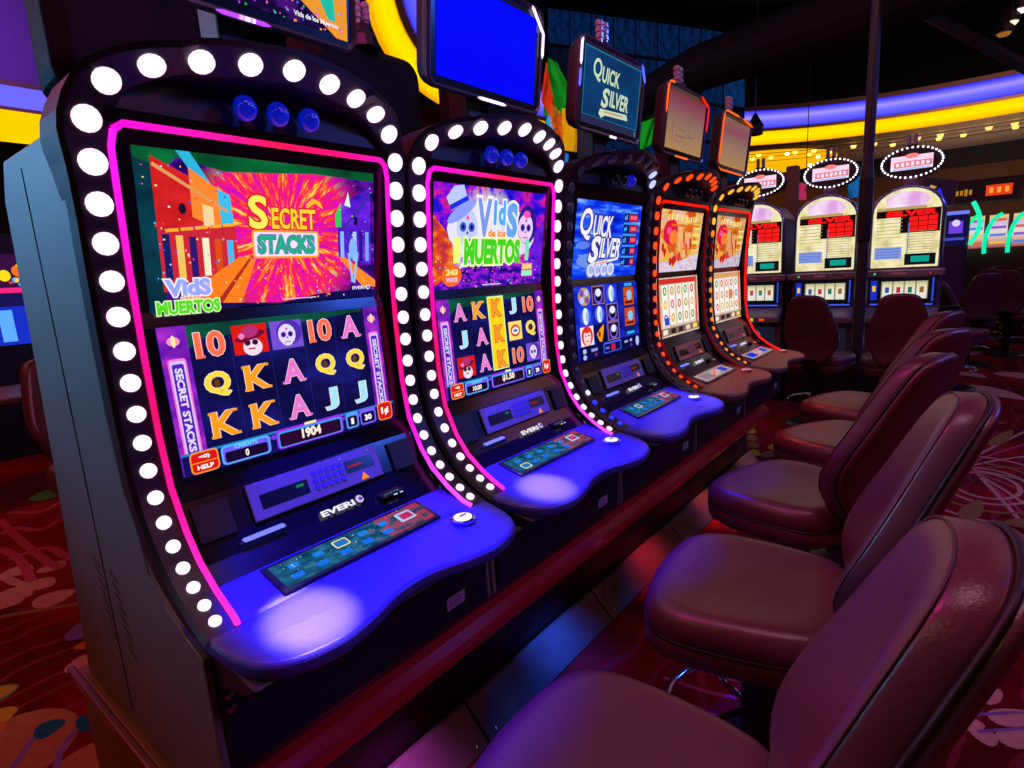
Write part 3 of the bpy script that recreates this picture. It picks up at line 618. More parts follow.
    lit = E('#e8e8ff', 1.6) if idx <= 3 else E('#ff9090', .7)
    bt = MB().lathe([(.030, 0), (.030, .007), (.026, .009), (.024, .009)], 24, Matrix.Translation((.235, .235, z0-.001))).build('spin_button', CHROME, root, smooth=False)
    MB().lathe([(.022, .008), (.022, .0105), (.014, .012), (.0005, .0125)], 24, Matrix.Translation((.235, .235, z0-.001))).build('button_cap', lit, bt, smooth=True)
    A = Art((.235, .235, z0+.0125), (0, 1, 0), (-1, 0, .05), .04, .04); A.rrect(0, 0, .024, .009, .003, '#8068d8'); A.build('button_mark', bt)
    # belly label and locks
    q = at(456, 600, X=.204); O = Vector((.2045, q.y, q.z)); U = Vector((.01, 0, .18)).normalized()
    A = Art(O, (0, 1, 0), U, .07, .04); A.rect(0, 0, .062, .034, P('label_pink', (.55, .38, .5), .6))
    lt = P('label_ink', (.12, .06, .1), .6)
    for r in range(3): A.rect(-.004, .009-.009*r, .044, .003, lt)
    A.build('notice_label', root)
    for z in (.727, .700):
        M = Matrix.Translation((.200, -.333, z)) @ Matrix.Rotation(math.radians(88), 4, 'Y')
        MB().lathe([(.008, 0), (.008, .009), (.005, .011), (.0005, .011)], 12, M).build('lock', CHROME, root)
    # topper display
    tz = 2.070 if idx > 1 else 2.088; tl = math.radians(7)
    Ut = Vector((math.sin(tl), 0, math.cos(tl))); Nt = Vector((math.cos(tl), 0, -math.sin(tl))); Ot = Vector((-.002, 0, tz))
    def rr(w_, h_, r, off):
        pts = []
        for aa, bb, t0 in ((1, -1, -PI/2), (1, 1, 0), (-1, 1, PI/2), (-1, -1, PI)):
            for k in range(5): t = t0+k*PI/8; yy = aa*(w_-r)+r*math.cos(t); uu = bb*(h_-r)+r*math.sin(t); pts.append(Ot+Vector((0, yy, 0))+Ut*uu+Nt*off)
        return pts
    th = MB().loft([rr(.19, .10, .03, -.075), rr(.238, .138, .04, -.055), rr(.250, .152, .035, -.020), rr(.252, .154, .035, -.006)]).build('topper_housing', BLKM, root, bevel=.004)
    MB().loft([rr(.252, .154, .035, -.006), rr(.255, .157, .036, .002), rr(.249, .151, .03, .008), rr(.241, .143, .02, .004), rr(.239, .141, .02, -.004)], caps=False).build('topper_frame', P('satin_frame', (.22, .22, .32), .3, .7), th)
    MB().loft([rr(.240, .142, .02, -.006), rr(.240, .142, .02, .0005)]).build('topper_glass', BLK, th)
    A = Art(Ot+Nt*.002, (0, 1, 0), Ut, .44, .248); topper(A); A.build('topper_screen', th)
    for (y0, u0, y1, u1, mt) in topper_glow:
        pts = []
        for k in range(9):
            t = k/8; yy = (y0+(y1-y0)*t)*.929; uu = (u0+(u1-u0)*t)*.878
            r = .03; cy, cu = .249-r, .151-r
            if abs(yy) > cy and abs(uu) > cu:
                d = Vector((abs(yy)-cy, abs(uu)-cu)); 
                if d.length > r: d = d.normalized()*r; yy = math.copysign(cy+d.x, yy); uu = math.copysign(cu+d.y, uu)
            pts.append(Ot+Vector((0, yy, 0))+Ut*uu+Nt*.0075)
        MB().tube(pts, [.001]+[.0045]*7+[.001], 8).build('frame_glow', mt, th, smooth=True)
    MB().box((-.14, -.05, 1.80), (-.06, .05, 2.06)).build('topper_bracket', BLKM, root, bevel=.006)
    candle(root, -.04, .0, 2.275)
    return root
def bulb_lens(idx, yy):
    if idx <= 2: return LENS
    if idx == 3: return LENS if yy > .05 else BLK
    return BLK
def candle(parent, x, y, z):
    c = MB()
    for s in (-1, 1):
        M = Matrix.Translation((x, y+s*.020, z))
        prof = [(.012, -.03), (.012, 0)]
        for k in range(3): prof += [(.016, .002+.022*k), (.016, .016+.022*k), (.011, .018+.022*k), (.011, .021+.022*k)]
        c.lathe(prof, 12, M)
    o = c.build('signal_candle', P('candle_glass', (.6, .58, .66), .12, .2, coat=.6), parent)
    MB().lathe([(.034, -.06), (.034, -.02), (.02, -.012)], 14, Matrix.Translation((x, y, z))).build('candle_cap', BLKM, o)

WHITEB = E('#ffd0f2', 1.7); PINKB = E('#ffa8e8', 2.2)
UNLIT = P('unlit_lens', (.10, .14, .16), .3, coat=.5)
def bulbs_white(z, s, j): return WHITEB
def bulbs_m3(z, s, j):
    if s < 0 and z < .98: return E('#b8c0ff', 2.0) if z > .95 else E('#2a30ff', 1.6)
    if s > 0 and z > 1.75 and z < 1.79: return E('#b8c0ff', 1.3)
    return UNLIT
def bulbs_red(z, s, j):
    if s > 0 and z < 1.785: return UNLIT
    return E('#ff4a18', 1.25)
def bulbs_amber(z, s, j):
    if s > 0 and z < 1.785: return UNLIT
    if z > 1.62: return E('#ffa838', 1.5)
    if 1.38 < z < 1.56: return E('#a01808', .5)
    return E('#ff7a20', 1.4)
MAG = E('#ff10c8', 1.25); MAGR = E('#ff1070', 1.25); MAGP = E('#f838e0', 1.3)
REDN = E('#ff1410', 1.4); REDD = E('#901018', .5); DARKN = P('unlit_strip', (.03, .02, .05), .3)
_s = {}
def strip_mix(name, a, b, strength=1.2, axis='z', lo=.85, hi=1.7):
    if name in _m: return _m[name]
    mt, nt, e = nodes_em(name); tc = nt.nodes.new('ShaderNodeTexCoord'); sp = nt.nodes.new('ShaderNodeSeparateXYZ'); nt.links.new(tc.outputs['Object'], sp.inputs[0])
    v = mth(nt, 'DIVIDE', mth(nt, 'SUBTRACT', sp.outputs['Z' if axis == 'z' else 'Y'], lo), hi-lo)
    k = len(a); nt.links.new(ramp(nt, [(i/(k-1), c) for i, c in enumerate(a)], v).outputs[0], e.inputs[0]); e.inputs[1].default_value = strength
    _m[name] = mt; return mt
S_TOP = strip_mix('led_strip_top', ['#ff10d8', '#ff18b0', '#ff1850', '#ff1478', '#ff18c0'], 0, 1.2, 'y', -.3, .3)
S_L = strip_mix('led_strip_left', ['#ff30d8', '#f81898', '#e81068', '#f010a0', '#f018d8', '#ff20f0'], 0, 1.15)
S_R = strip_mix('led_strip_right', ['#f058ff', '#f020e0', '#f8109a', '#f01060', '#f81090', '#f010d0', '#ff18d0'], 0, 1.2)

def top_m1(A):
    A.base(cloud('topper_night', [(.3, '#080420'), (.5, '#1a0a40'), (.62, '#5a1a90'), (.8, '#102a50')], 5))
    A.poly([(.08, -.06), (.20, -.132), (.23, -.132), (.23, .132), (.14, .132)], '#f09a30'); A.poly([(.12, .0), (.18, -.1), (.2, -.1), (.18, .06)], '#20c0a8'); A.poly([(.10, .1), (.12, -.02), (.15, .1)], '#8a20c0')
    A.poly([(-.23, .132), (.1, .132), (.08, .0), (-.2, .02)], cloud('topper_violet', [(.3, '#40108a'), (.6, '#c030c8'), (.8, '#ff8a40')], 6))
    A.dots(240, -.22, .22, -.125, .02, ['#40d0ff', '#ff60c0', '#30c060', '#4060ff', '#ffb040', '#c040ff'], .0024)
    A.text('Vids de los Muertos', .15, -.108, .11, .010, '#f0f0ff', .03)
def top_m2(A): A.base(cloud('solid_blue', [(.2, '#0404f4'), (.8, '#0810ff')], 1.2, strength=1.0))
def top_m3(A):
    A.base(cloud('slate_blue', [(.3, '#0c3058'), (.6, '#12447a'), (.8, '#1a5088')], 1.6, strength=.9))
    for a_, b_ in (((0, .126), (.44, .004)), ((0, -.098), (.44, .002)), ((-.215, .014), (.004, .22)), ((.215, .014), (.004, .22))): A.rect(*a_, *b_, '#2a78a0')
    A.rect(0, -.114, .44, .026, '#2a2a50'); A.rect(.205, -.114, .014, .02, '#4a6a80')
    A.text('Q', -.125, .062, .062, .078, '#c8dcb8', .02, shear=.1, rot=-.02); A.text('UICK', -.022, .055, .135, .056, '#c8dcb8', .03, shear=.1)
    A.text('S', -.055, -.022, .052, .070, '#c8dcb8', .035, shear=.25); A.text('ILVER', .055, -.018, .150, .058, '#c8dcb8', .03, shear=.12)
    A.poly([(-.10, -.082), (-.09, -.064), (.12, -.054), (.13, -.075), (-.05, -.082), (-.08, -.095)], '#c8dcb8'); A.poly([(-.06, -.074), (.09, -.068), (.09, -.062), (-.06, -.067)], '#c89a78')
def top_fade(A, k=0):
    mt = 'fade_screen%d' % k
    A.base(strip_uv(mt, ['#c09060', '#b08868', '#a07a6c', '#985868', '#8a3848' if not k else '#9a6a60']))
    if not k:
        for q in ((-.15, -.02, .01, .13), (.03, .0, .012, .12), (-.06, -.06, .12, .01), (.06, -.05, .07, .01), (-.05, -.03, .09, .006)): A.rect(*q, '#8a6458')
        for i in range(8): A.rect(-.11+.02*i, -.075-.006*(i % 3), .012, .008, '#8a6458')
def strip_uv(name, cols):
    if name in _m: return _m[name]
    mt, nt, e = nodes_em(name); uv = nt.nodes.new('ShaderNodeUVMap'); sp = nt.nodes.new('ShaderNodeSeparateXYZ'); nt.links.new(uv.outputs[0], sp.inputs[0])
    nt.links.new(ramp(nt, [(i/(len(cols)-1), c) for i, c in enumerate(cols)], sp.outputs[1]).outputs[0], e.inputs[0]); e.inputs[1].default_value = .8
    _m[name] = mt; return mt

GW = E('#e8d8ff', 2.0); GP = E('#b040ff', 1.5); GB = E('#5060ff', 1.6); GO = E('#ff5a14', 1.6); GR = E('#ff2010', 1.2)
S = .73
m1 = slot_machine(1, 'slot machine showing SECRET STACKS in pink, nearest of the front row', 0, art_secret,
    lambda A: art_muertos_reels(A, [['10', 'L', 'S', '10', 'A'], ['Q', 'K', 'A', 'Q', 'Q'], ['K', 'K', 'A', 'J', 'J']], '1904'), top_m1, bulbs_white, (S_TOP, S_L, S_R), 'blue',
    [(-.08, -.172, .04, -.172, GP), (-.04, -.172, .01, -.172, GW)])
m2 = slot_machine(2, 'slot machine with a yellow reel column and a plain blue topper screen', S, art_muertos_title,
    lambda A: art_muertos_reels(A, [['A', 'K', 'Kw', 'J', '10'], ['J', 'A', 'Kw', 'W', 'Q'], ['L', 'A', 'Kw', '10', 'S']], '$1.50', wild=2, cred='10.00'), top_m2, bulbs_white, (S_TOP, S_L, S_R), 'blue',
    [(-.06, -.172, .08, -.172, GW), (.20, .172, .268, .10, GW), (.268, .11, .268, .02, GW), (-.268, .172, -.268, .06, GP)])
m3 = slot_machine(3, 'slot machine with QUICK SILVER screens and mostly unlit bulbs', 2*S, art_quick, art_quick_reels, top_m3, bulbs_m3, (None, None, None), 'blue',
    [(-.01, -.172, .05, -.172, GW), (-.268, .165, -.268, .06, GW), (-.268, .05, -.268, -.02, GB), (.23, .172, .268, .10, GB)])
m4 = slot_machine(4, 'slot machine with red bulbs and a red topper frame, fourth along', 3*S, art_dragon, art_dragon_reels, lambda A: top_fade(A, 0), bulbs_red, (REDN, REDD, REDD), 'red',
    [(-.12, -.172, .06, -.172, GO), (-.268, .02, -.268, .172, GO), (-.268, .172, -.2, .172, GO), (.15, .172, .268, .13, GR), (.268, .13, .268, .0, GR)])
m5 = slot_machine(5, 'slot machine outlined in red neon, farthest of the front row', 4*S, lambda A: art_dragon(A, True), lambda A: art_dragon_reels(A, True), lambda A: top_fade(A, 1), bulbs_amber, (REDN, DARKN, REDN), 'red',
    [(-.268, -.14, -.268, .172, GO), (-.268, .172, .0, .172, GO), (.06, .172, .268, .15, GO), (-.268, -.172, .2, -.172, GO)])

# lamps inside each hood: they light the deck
def spot(parent, loc, tgt, ang, blend, color, power, r=.01):
    l = bpy.data.lights.new('hood_lamp', 'SPOT'); l.energy = power; l.color = color; l.spot_size = math.radians(ang); l.spot_blend = blend; l.shadow_soft_size = r
    o = bpy.data.objects.new('hood_lamp', l); COL.objects.link(o); o.parent = parent; o.location = loc
    o.rotation_euler = (Vector(tgt)-Vector(loc)).to_track_quat('-Z', 'Y').to_euler()
for k, mm in enumerate((m1, m2, m3, m4, m5)):
    if k < 3:
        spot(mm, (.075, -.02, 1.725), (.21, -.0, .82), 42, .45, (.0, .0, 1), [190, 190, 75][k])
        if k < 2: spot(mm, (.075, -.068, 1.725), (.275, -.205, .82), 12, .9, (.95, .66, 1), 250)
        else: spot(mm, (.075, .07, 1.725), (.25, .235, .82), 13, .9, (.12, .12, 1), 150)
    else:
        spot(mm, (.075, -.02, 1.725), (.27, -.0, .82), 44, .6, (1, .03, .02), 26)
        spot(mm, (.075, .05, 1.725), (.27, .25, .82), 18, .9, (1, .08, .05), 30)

# ------------------------------------------------------------------ plinth under the row
pl = thing('machine_plinth', 'long brown plinth with red rail carrying the front row of slot machines', 'plinth', (0, 0, 0))
MB().box((-.66, -.375, 0), (-.02, 3.30, .432)).build('plinth_body', BASEM, pl, bevel=.004)
MB().box((-.02, -.37, 0), (-.012, 3.295, .40)).build('front_board', BLKM, pl)
MB().box((-.69, -.392, .405), (-.02, -.373, .432)).build('side_moulding', P('plum_trim', (.16, .07, .09), .35, coat=.3), pl, bevel=.006)
rp = [(-.004, .462), (.05, .466), (.085, .459), (.110, .443), (.126, .418), (.130, .398), (.124, .375), (.108, .356), (.08, .347), (.04, .345), (-.004, .345)]
MB().prism(rp, -.39, 3.30).build('rail', RAILM, pl, bevel=.003)
kick_cols = []
for k in range(5):
    y0 = -.352+.765*k; y1 = min(y0+.757, 3.31)
    kp = MB().prism([(-.004, .105), (.012, .105), (.104, .008), (.104, 0), (-.004, 0)], y0, y1).build('kick_plate', KICKM, pl, bevel=.003)
    for yy in (y0+.04, y1-.04):
        MB().lathe([(.005, 0), (.005, .003), (.0005, .004)], 8, Matrix.Translation((.090, yy, .022)) @ Matrix.Rotation(math.radians(45), 4, 'Y')).build('screw', CHROME, kp)
    l = bpy.data.lights.new('fill_kick', 'AREA'); l.shape = 'RECTANGLE'; l.size = .16; l.size_y = .03  # unseen lamp added under the rail for this plate's coloured glow
    l.color = [(.85, .08, .75), (.03, .10, 1), (1, .03, .08), (1, .12, .12), (1, .3, .12)][k]; l.energy = [.6, .8, .5, .4, .2][k]
    o = bpy.data.objects.new('fill_kick', l); COL.objects.link(o); o.parent = pl; l.spread = math.radians(75); o.location = (.085, y0+.45, .335); o.rotation_euler = (0, 0, PI/2)

# ------------------------------------------------------------------ chairs
def outline(pts, n=4):
    pts = list(pts); N = len(pts); out = []
    for i in range(N):
        p0, p1, p2, p3 = (Vector((*pts[(i+j-1) % N], 0)) for j in range(4))
        for k in range(n):
            t = k/n; q = .5*((2*p1)+(p2-p0)*t+(2*p0-5*p1+4*p2-p3)*t*t+(3*p1-p0-3*p2+p3)*t**3); out.append((q.x, q.y))
    return out
BACK = [(0, .565), (.080, .557), (.128, .525), (.158, .45), (.188, .35), (.214, .25), (.212, .16), (.18, .07), (.14, .0), (.08, -.035)]
BACK = BACK+[(0, -.04)]+[(-x, y) for x, y in BACK[::-1][:-1]]
SEAT = [(-.20, 0), (-.195, .11), (-.165, .185), (-.09, .215), (.03, .232), (.13, .232), (.195, .20), (.225, .13), (.238, 0)]
SEAT = [(x*1.07+.015, y*1.08) for x, y in SEAT]
SEAT = SEAT+[(x, -y) for x, y in SEAT[::-1][1:-1]]
def make_chair(name, label, group=None, mat=LEATH):
    root = thing(name, label, 'chair', group=group)
    # seat, local +x is forward
    so = outline(SEAT, 3)
    def sring(f, z, dish=0):
        return [(x*f, y*f, z+dish*0) for x, y in so]
    lay = [(.02, .602), (.35, .603), (.62, .607), (.80, .613), (.90, .612), (.965, .600), (1.0, .575), (1.0, .548), (.985, .543), (.975, .540), (.99, .536), (1.0, .525), (.985, .49), (.93, .478), (.5, .475), (.02, .475)]
    st = MB().loft([sring(f, z) for f, z in lay]).build('seat', mat, root, smooth=True)
    MB().tube([(x*.992, y*.992, .541) for x, y in so], .0035, 6, closed=True).build('piping', PIPE, st, smooth=True)
    # backrest
    bo = outline(BACK, 3); cv = .27
    def bring(f, nrm):
        out = []
        for u, v in bo:
            uu = u*f*.93; vv = cv+(v-cv)*f
            bend = .75*uu*uu
            lean = -.222-.38*max(0, vv-.1)**1.2
            lum = .018*math.exp(-((vv-.12)/.12)**2)
            out.append((lean+nrm*.54+bend+lum, uu, .595+vv*.925))
        return out
    lb = [(.02, .046), (.35, .046), (.62, .047), (.80, .048), (.90, .045), (.965, .034), (.99, .022), (1.0, .012), (1.0, -.050), (.99, -.062), (.975, -.067), (.985, -.072), (1.0, -.078), (.985, -.098), (.93, -.112), (.8, -.118), (.5, -.12), (.02, -.12)]
    bk = MB().loft([bring(f, nn) for f, nn in lb]).build('backrest', mat, root, smooth=True)
    MB().tube(bring(.997, -.068), .0045, 6, closed=True).build('piping', PIPE, bk, smooth=True)
    MB().tube(bring(.992, .026), .0018, 6, closed=True).build('seam', LEATHB, bk, smooth=True)
    MB().prism([(-.20, .47), (-.10, .47), (-.10, .50), (-.22, .60), (-.30, .60)], -.06, .06).build('back_bracket', BLKM, root, bevel=.01)
    MB().lathe([(.10, .470), (.10, .455), (.045, .44), (.045, .05), (.06, .03)], 20).build('pedestal', BLKM, root, smooth=False)
    MB().lathe([(.235, 0), (.235, .012), (.20, .026), (.07, .045), (.05, .06)], 32).build('base_disc', P('dark_steel', (.08, .08, .09), .3, .8), root, smooth=False)
    fr = MB().tube([(.22*math.cos(a)+.02, .22*math.sin(a), .21) for a in [PI*(-.62+1.24*i/20) for i in range(21)]], .0105, 10)
    for a in (-.5, .5): fr.tube([(.04, .02*math.copysign(1, a), .23), (.02+.22*math.cos(a*PI*.5), .22*math.sin(a*PI*.5), .21)], .009, 8)
    fr.build('footrest', CHROME, root, smooth=True)
    return root
def copy_tree(o, parent=None):
    c = o.copy(); COL.objects.link(c)
    if parent: c.parent = parent
    for ch in [q for q in o.children]: copy_tree(ch, c)
    return c
chair0 = make_chair('casino_chair', 'x', 'maroon chairs along the front row')
def place(x, y, rz, label, group, first=False, sc=1.0):
    c = chair0 if first else copy_tree(chair0)
    c.location = (x, y, 0); c.rotation_euler = (0, 0, PI+rz); c.scale = (sc,)*3
    c['label'] = label; c['group'] = group
    return c
G1 = 'maroon chairs along the front row'
place(.805, 0.00, math.radians(4), 'maroon leather chair cut off by the bottom edge, nearest the camera', G1, True)
place(.790, .73, math.radians(6), 'maroon leather chair, second from the front, facing the yellow-reel machine', G1)
place(.715, 1.46, math.radians(-18), 'maroon leather chair facing the QUICK SILVER machine', G1)
place(.76, 2.19, math.radians(-30), 'maroon leather chair facing the red-bulb machine', G1)
place(.71, 2.92, math.radians(-22), 'maroon leather chair farthest along the front row', G1)

# ------------------------------------------------------------------ rear row, back to back
for k in range(3):
    yc = .10+.73*k
    lab = ['black back of a rear-row slot machine topper above the nearest SECRET STACKS machine', 'black rear topper with glass candle seen between the two nearest machines'][k] if k < 2 else 'black rear-row slot machine behind the QUICK SILVER machine'
    r = thing('rear_slot_machine', lab, 'slot machine', (-.72, yc, 0), 0, 'rear-row slot machines')
    MB().prism([(-.02, 0), (-.02, 1.55), (-.12, 1.78), (-.30, 1.86), (-.50, 1.82), (-.59, 1.66), (-.58, 1.05), (-.78, .86), (-.86, .80), (-.82, .7), (-.62, .42), (-.60, 0)], -.24, .34).build('cabinet', BLKM, r, bevel=.03, seg=3)
    def rr2(w_, h_, rd, x):
        pts = []
        for aa, bb, t0 in ((1, -1, -PI/2), (1, 1, 0), (-1, 1, PI/2), (-1, -1, PI)):
            for j in range(5): t = t0+j*PI/8; pts.append((x, aa*(w_-rd)+rd*math.cos(t), 2.095+bb*(h_-rd)+rd*math.sin(t)))
        return pts
    MB().loft([rr2(.22, .14, .06, .06), rr2(.265, .175, .07, .03), rr2(.275, .185, .06, -.03), rr2(.275, .185, .04, -.05)]).build('topper_housing', P('rear_black', (.004, .004, .005), .6, spec=.15), r, bevel=.004)
    MB().lathe([(.06, 2.26), (.05, 2.30), (.02, 2.33)], 12, Matrix.Translation((.03, 0, 0))).build('candle_mount', BLKM, r)
    candle(r, .03, 0, 2.36)
    MB().box((-.03, -.05, 1.6), (.02, .05, 2.0)).build('topper_bracket', BLKM, r)
MBp = MB().box((-1.34, -.10, 0), (-1.325, 3.30, .06)).build('rear_plinth', BASEM); tag(MBp, 'low brown plinth strip under the rear row', 'plinth')
place(-2.25, .20, PI+math.radians(12), 'brown leather chair behind the nearest machine at the left edge', 'chairs of the rear row')

# ------------------------------------------------------------------ floor and carpet pattern
def carpet_mat():
    mt = bpy.data.materials.new('carpet_red'); mt.use_nodes = True; nt = mt.node_tree; b = nt.nodes['Principled BSDF']; b.inputs['Roughness'].default_value = .95; b.inputs['Specular IOR Level'].default_value = .1
    tc = nt.nodes.new('ShaderNodeTexCoord')
    n1 = nt.nodes.new('ShaderNodeTexNoise'); n1.inputs['Scale'].default_value = .9; n1.inputs['Detail'].default_value = 3; n1.inputs['Distortion'].default_value = 1.2
    n2 = nt.nodes.new('ShaderNodeTexNoise'); n2.inputs['Scale'].default_value = 240
    wv = nt.nodes.new('ShaderNodeTexWave'); wv.inputs['Scale'].default_value = 2.2; wv.inputs['Distortion'].default_value = 9; wv.inputs['Detail'].default_value = 3; wv.inputs['Detail Scale'].default_value = .8
    for n in (n1, n2, wv): nt.links.new(tc.outputs['Object'], n.inputs['Vector'])
    c1 = ramp(nt, [(.35, '#5a0a16'), (.5, '#861018'), (.6, '#a81420'), (.7, '#6a0c2a')], n1.outputs['Fac'])
    lines = ramp(nt, [(.0, '#000000'), (.90, '#000000'), (.95, '#ffffff'), (1, '#ffffff')], wv.outputs['Fac'])
    c2 = mixc(nt, lines.outputs[0], c1.outputs[0], '#8a2838')
    c3 = nt.nodes.new('ShaderNodeMix'); c3.data_type = 'RGBA'; c3.blend_type = 'MULTIPLY'; c3.inputs['Factor'].default_value = .45
    nt.links.new(c2, c3.inputs['A']); nt.links.new(ramp(nt, [(.3, '#808080'), (.7, '#ffffff')], n2.outputs['Fac']).outputs[0], c3.inputs['B'])
    nt.links.new(c3.outputs['Result'], b.inputs['Base Color'])
    bp = nt.nodes.new('ShaderNodeBump'); bp.inputs['Strength'].default_value = .4; bp.inputs['Distance'].default_value = .003; nt.links.new(n2.outputs['Fac'], bp.inputs['Height']); nt.links.new(bp.outputs['Normal'], b.inputs['Normal'])
    return mt
fl = MB(); fmats = [carpet_mat()]
fl.add([(-16, -6, 0), (14, -6, 0), (14, 26, 0), (-16, 26, 0)], [(0, 1, 2, 3)])
def fm(name, h): 
    mt = P('wool_'+name, hexc(h), .95, spec=.1, bump=.4, bscale=240, mottle=.25)
    if mt not in fmats: fmats.append(mt)
    return fmats.index(mt)
LAYZ = [0.0006]
def fpoly(pts, mi): LAYZ[0] += .00003; fl.add([(x, y, LAYZ[0]) for x, y in pts], [tuple(range(len(pts)))], mi)
def leaf(cx, cy, L, W, ang, mi, n=16, taper=.35):
    c, s = math.cos(ang), math.sin(ang); pts = []
    for i in range(n):
        t = 2*PI*i/n; x = L/2*math.cos(t); y = W/2*math.sin(t)*(1-taper*math.cos(t)); pts.append((cx+x*c-y*s, cy+x*s+y*c))
    fpoly(pts, mi)
def line(pts, w_, mi):
    pts = [Vector((*p_, 0)) for p_ in pts]; q = catmull(pts, 4); L = []; R = []
    for i, p_ in enumerate(q):
        t = (q[min(i+1, len(q)-1)]-q[max(i-1, 0)]).normalized(); nn = Vector((-t.y, t.x, 0))*w_/2; L.append(p_+nn); R.append(p_-nn)
    LAYZ[0] += .00003; n = len(L)
    fl.add([(v.x, v.y, LAYZ[0]) for v in L+R], [(i, i+1, n+i+1, n+i) for i in range(n-1)], mi)
tan = fm('tan', '#a07848'); cream = fm('cream', '#c09888'); yel = fm('yellow', '#b8b030'); grn = fm('green', '#6aa858'); teal = fm('teal', '#1a6878'); pink = fm('rose', '#b04868'); lil = fm('lilac', '#7868a8'); olive = fm('olive', '#8a7440'); ora = fm('orange', '#c07838')
def fa(px, py): v = at(px, py, Z=0); return v.x, v.y
def pleaf(x0, y0, x1, y1, w_, mi):
    a, b = Vector(fa(x0, y0)), Vector(fa(x1, y1)); leaf((a.x+b.x)/2, (a.y+b.y)/2, (b-a).length, w_, math.atan2(b.y-a.y, b.x-a.x), mi)
def pline(pp, w_, mi): line([fa(*q) for q in pp], w_, mi)
# near the left edge: tan discs, teal and yellow petals
cx, cy = fa(2, 755); leaf(cx, cy, .40, .40, 0, tan, 26, 0); cx, cy = fa(96, 772); leaf(cx, cy, .30, .30, 0, tan, 26, 0)
pleaf(33, 735, 66, 721, .09, teal); pleaf(76, 728, 100, 716, .10, teal); pline([(33, 738), (22, 755), (12, 768)], .02, lil); pline([(76, 730), (62, 748), (56, 768)], .02, lil)
pleaf(-12, 698, 19, 686, .10, grn); pleaf(-12, 697, 17, 687, .075, yel); pleaf(-12, 722, 18, 708, .10, yel); pleaf(-30, 745, 6, 722, .10, ora)
pleaf(32, 606, 76, 590, .16, cream); pline([(0, 617), (40, 610), (84, 603)], .03, olive)
for q in ((30, 583, 52, 586), (2, 592, 30, 596), (0, 602, 20, 603), (8, 570, 30, 572), (45, 566, 62, 568)): pleaf(*q, .13, cream)
for q in ([(0, 520), (20, 540), (45, 560), (60, 568)], [(0, 548), (20, 560), (32, 582)], [(0, 575), (14, 582), (28, 586)], [(60, 520), (40, 530), (15, 528), (0, 535)], [(70, 560), (50, 548), (30, 552), (10, 560)], [(64, 500), (40, 512), (10, 512)]): pline(q, .045, cream if q[0][1] % 2 else pink)
pleaf(42, 500, 54, 488, .2, grn); pleaf(76, 640, 82, 622, .09, lil); pleaf(78, 650, 90, 640, .06, ora); pleaf(76, 672, 84, 655, .09, cream)
# aisle behind the chairs, right edge
for i in range(9):
    a = fa(965+i*2, 462+i*2); b = fa(1040, 425+i*15); line([a, ((a[0]+b[0])/2, (a[1]+b[1])/2+.03), b], .022, pink if i % 2 else cream)
for r in (.16, .22, .30, .40):
    cx, cy = fa(985, 485); line([(cx+r*math.cos(t), cy+r*1.5*math.sin(t)) for t in [PI*(-.8+1.5*i/10) for i in range(11)]], .025, cream if r != .3 else olive)
for q in ((985, 420, 1006, 424), (992, 446, 1012, 430), (1008, 525, 1040, 520), (965, 520, 980, 500)): pleaf(*q, .09, olive)
for q in ((975, 700, 1000, 690), (990, 720, 1040, 715), (975, 738, 995, 735), (1000, 742, 1040, 735), (950, 720, 985, 726)): pleaf(*q, .07, cream)
for q in ([(975, 715), (1040, 712)], [(978, 732), (1040, 728)], [(950, 590), (1000, 600), (1040, 590)]): line([fa(*k) for k in (q[0], ((q[0][0]+q[-1][0])/2, (q[0][1]+q[-1][1])/2), q[-1])], .012, lil)
# far aisle: pale swirls
for q in ((965, 385, 1024, 400, .30), (940, 355, 985, 352, .35), (985, 338, 1030, 340, .5), (1000, 372, 1040, 380, .3), (960, 372, 985, 378, .2)): pleaf(*q[:4], q[4], cream if q[4] < .4 else olive)
# petals at the end of the row
rr = random.Random(5)
for i in range(7):
    for j in range(4):
        t = (i/6-.5)*1.7; r = .35+.20*j; cx, cy = fa(742, 466); leaf(cx+.1+r*math.cos(t+1.9), cy+r*math.sin(t+1.9), .17, .085, t+1.9, olive if (i+j) % 3 else yel)
cx, cy = fa(690, 470); leaf(.12, 3.05, .5, .7, 0, tan, 26, 0)
for i in range(9): a = .32+.03*i; line([(a, .62+.12*i), (a+.16, .70+.1*i), (a+.3, .66+.13*i), (a+.42, .8+.1*i)], .016, pink)
for i in range(10): a = .22+.04*i; line([(a, -.1+.07*i), (a+.1, .05+.07*i), (a+.05, .22+.06*i)], .02, pink)
for i in range(8): line([(.25, .28+.04*i), (.4, .35+.02*i), (.60, .50-.03*i)], .012, cream if i % 2 else pink)
floor = fl.build('floor', fmats); struct(floor)

# ------------------------------------------------------------------ room shell
WALLB = P('wall_brown', (.045, .022, .018), .8, mottle=.3, bscale=9); WALLN = P('wall_navy', (.008, .009, .018), .7); CEIL = P('ceiling_black', (.008, .008, .012), .8)
struct(MB().box((-16, 21.5, 0), (14, 21.8, 3.75)).build('wall_back', P('wall_far_brown', (.16, .07, .045), .8, mottle=.35, bscale=6)))
struct(MB().box((-16, 21.3, 3.75), (14, 21.8, 7.2)).build('trim_1', WALLN))
struct(MB().box((-16.2, -6, 0), (-16, 22, 7.2)).build('wall_left', WALLB)); struct(MB().box((14, -6, 0), (14.2, 22, 7.2)).build('wall_right', WALLB)); struct(MB().box((-16, -6.2, 0), (14, -6, 7.2)).build('wall_front', WALLB))
struct(MB().box((-16, -6, 7.2), (14, 22, 7.4)).build('ceiling', CEIL))
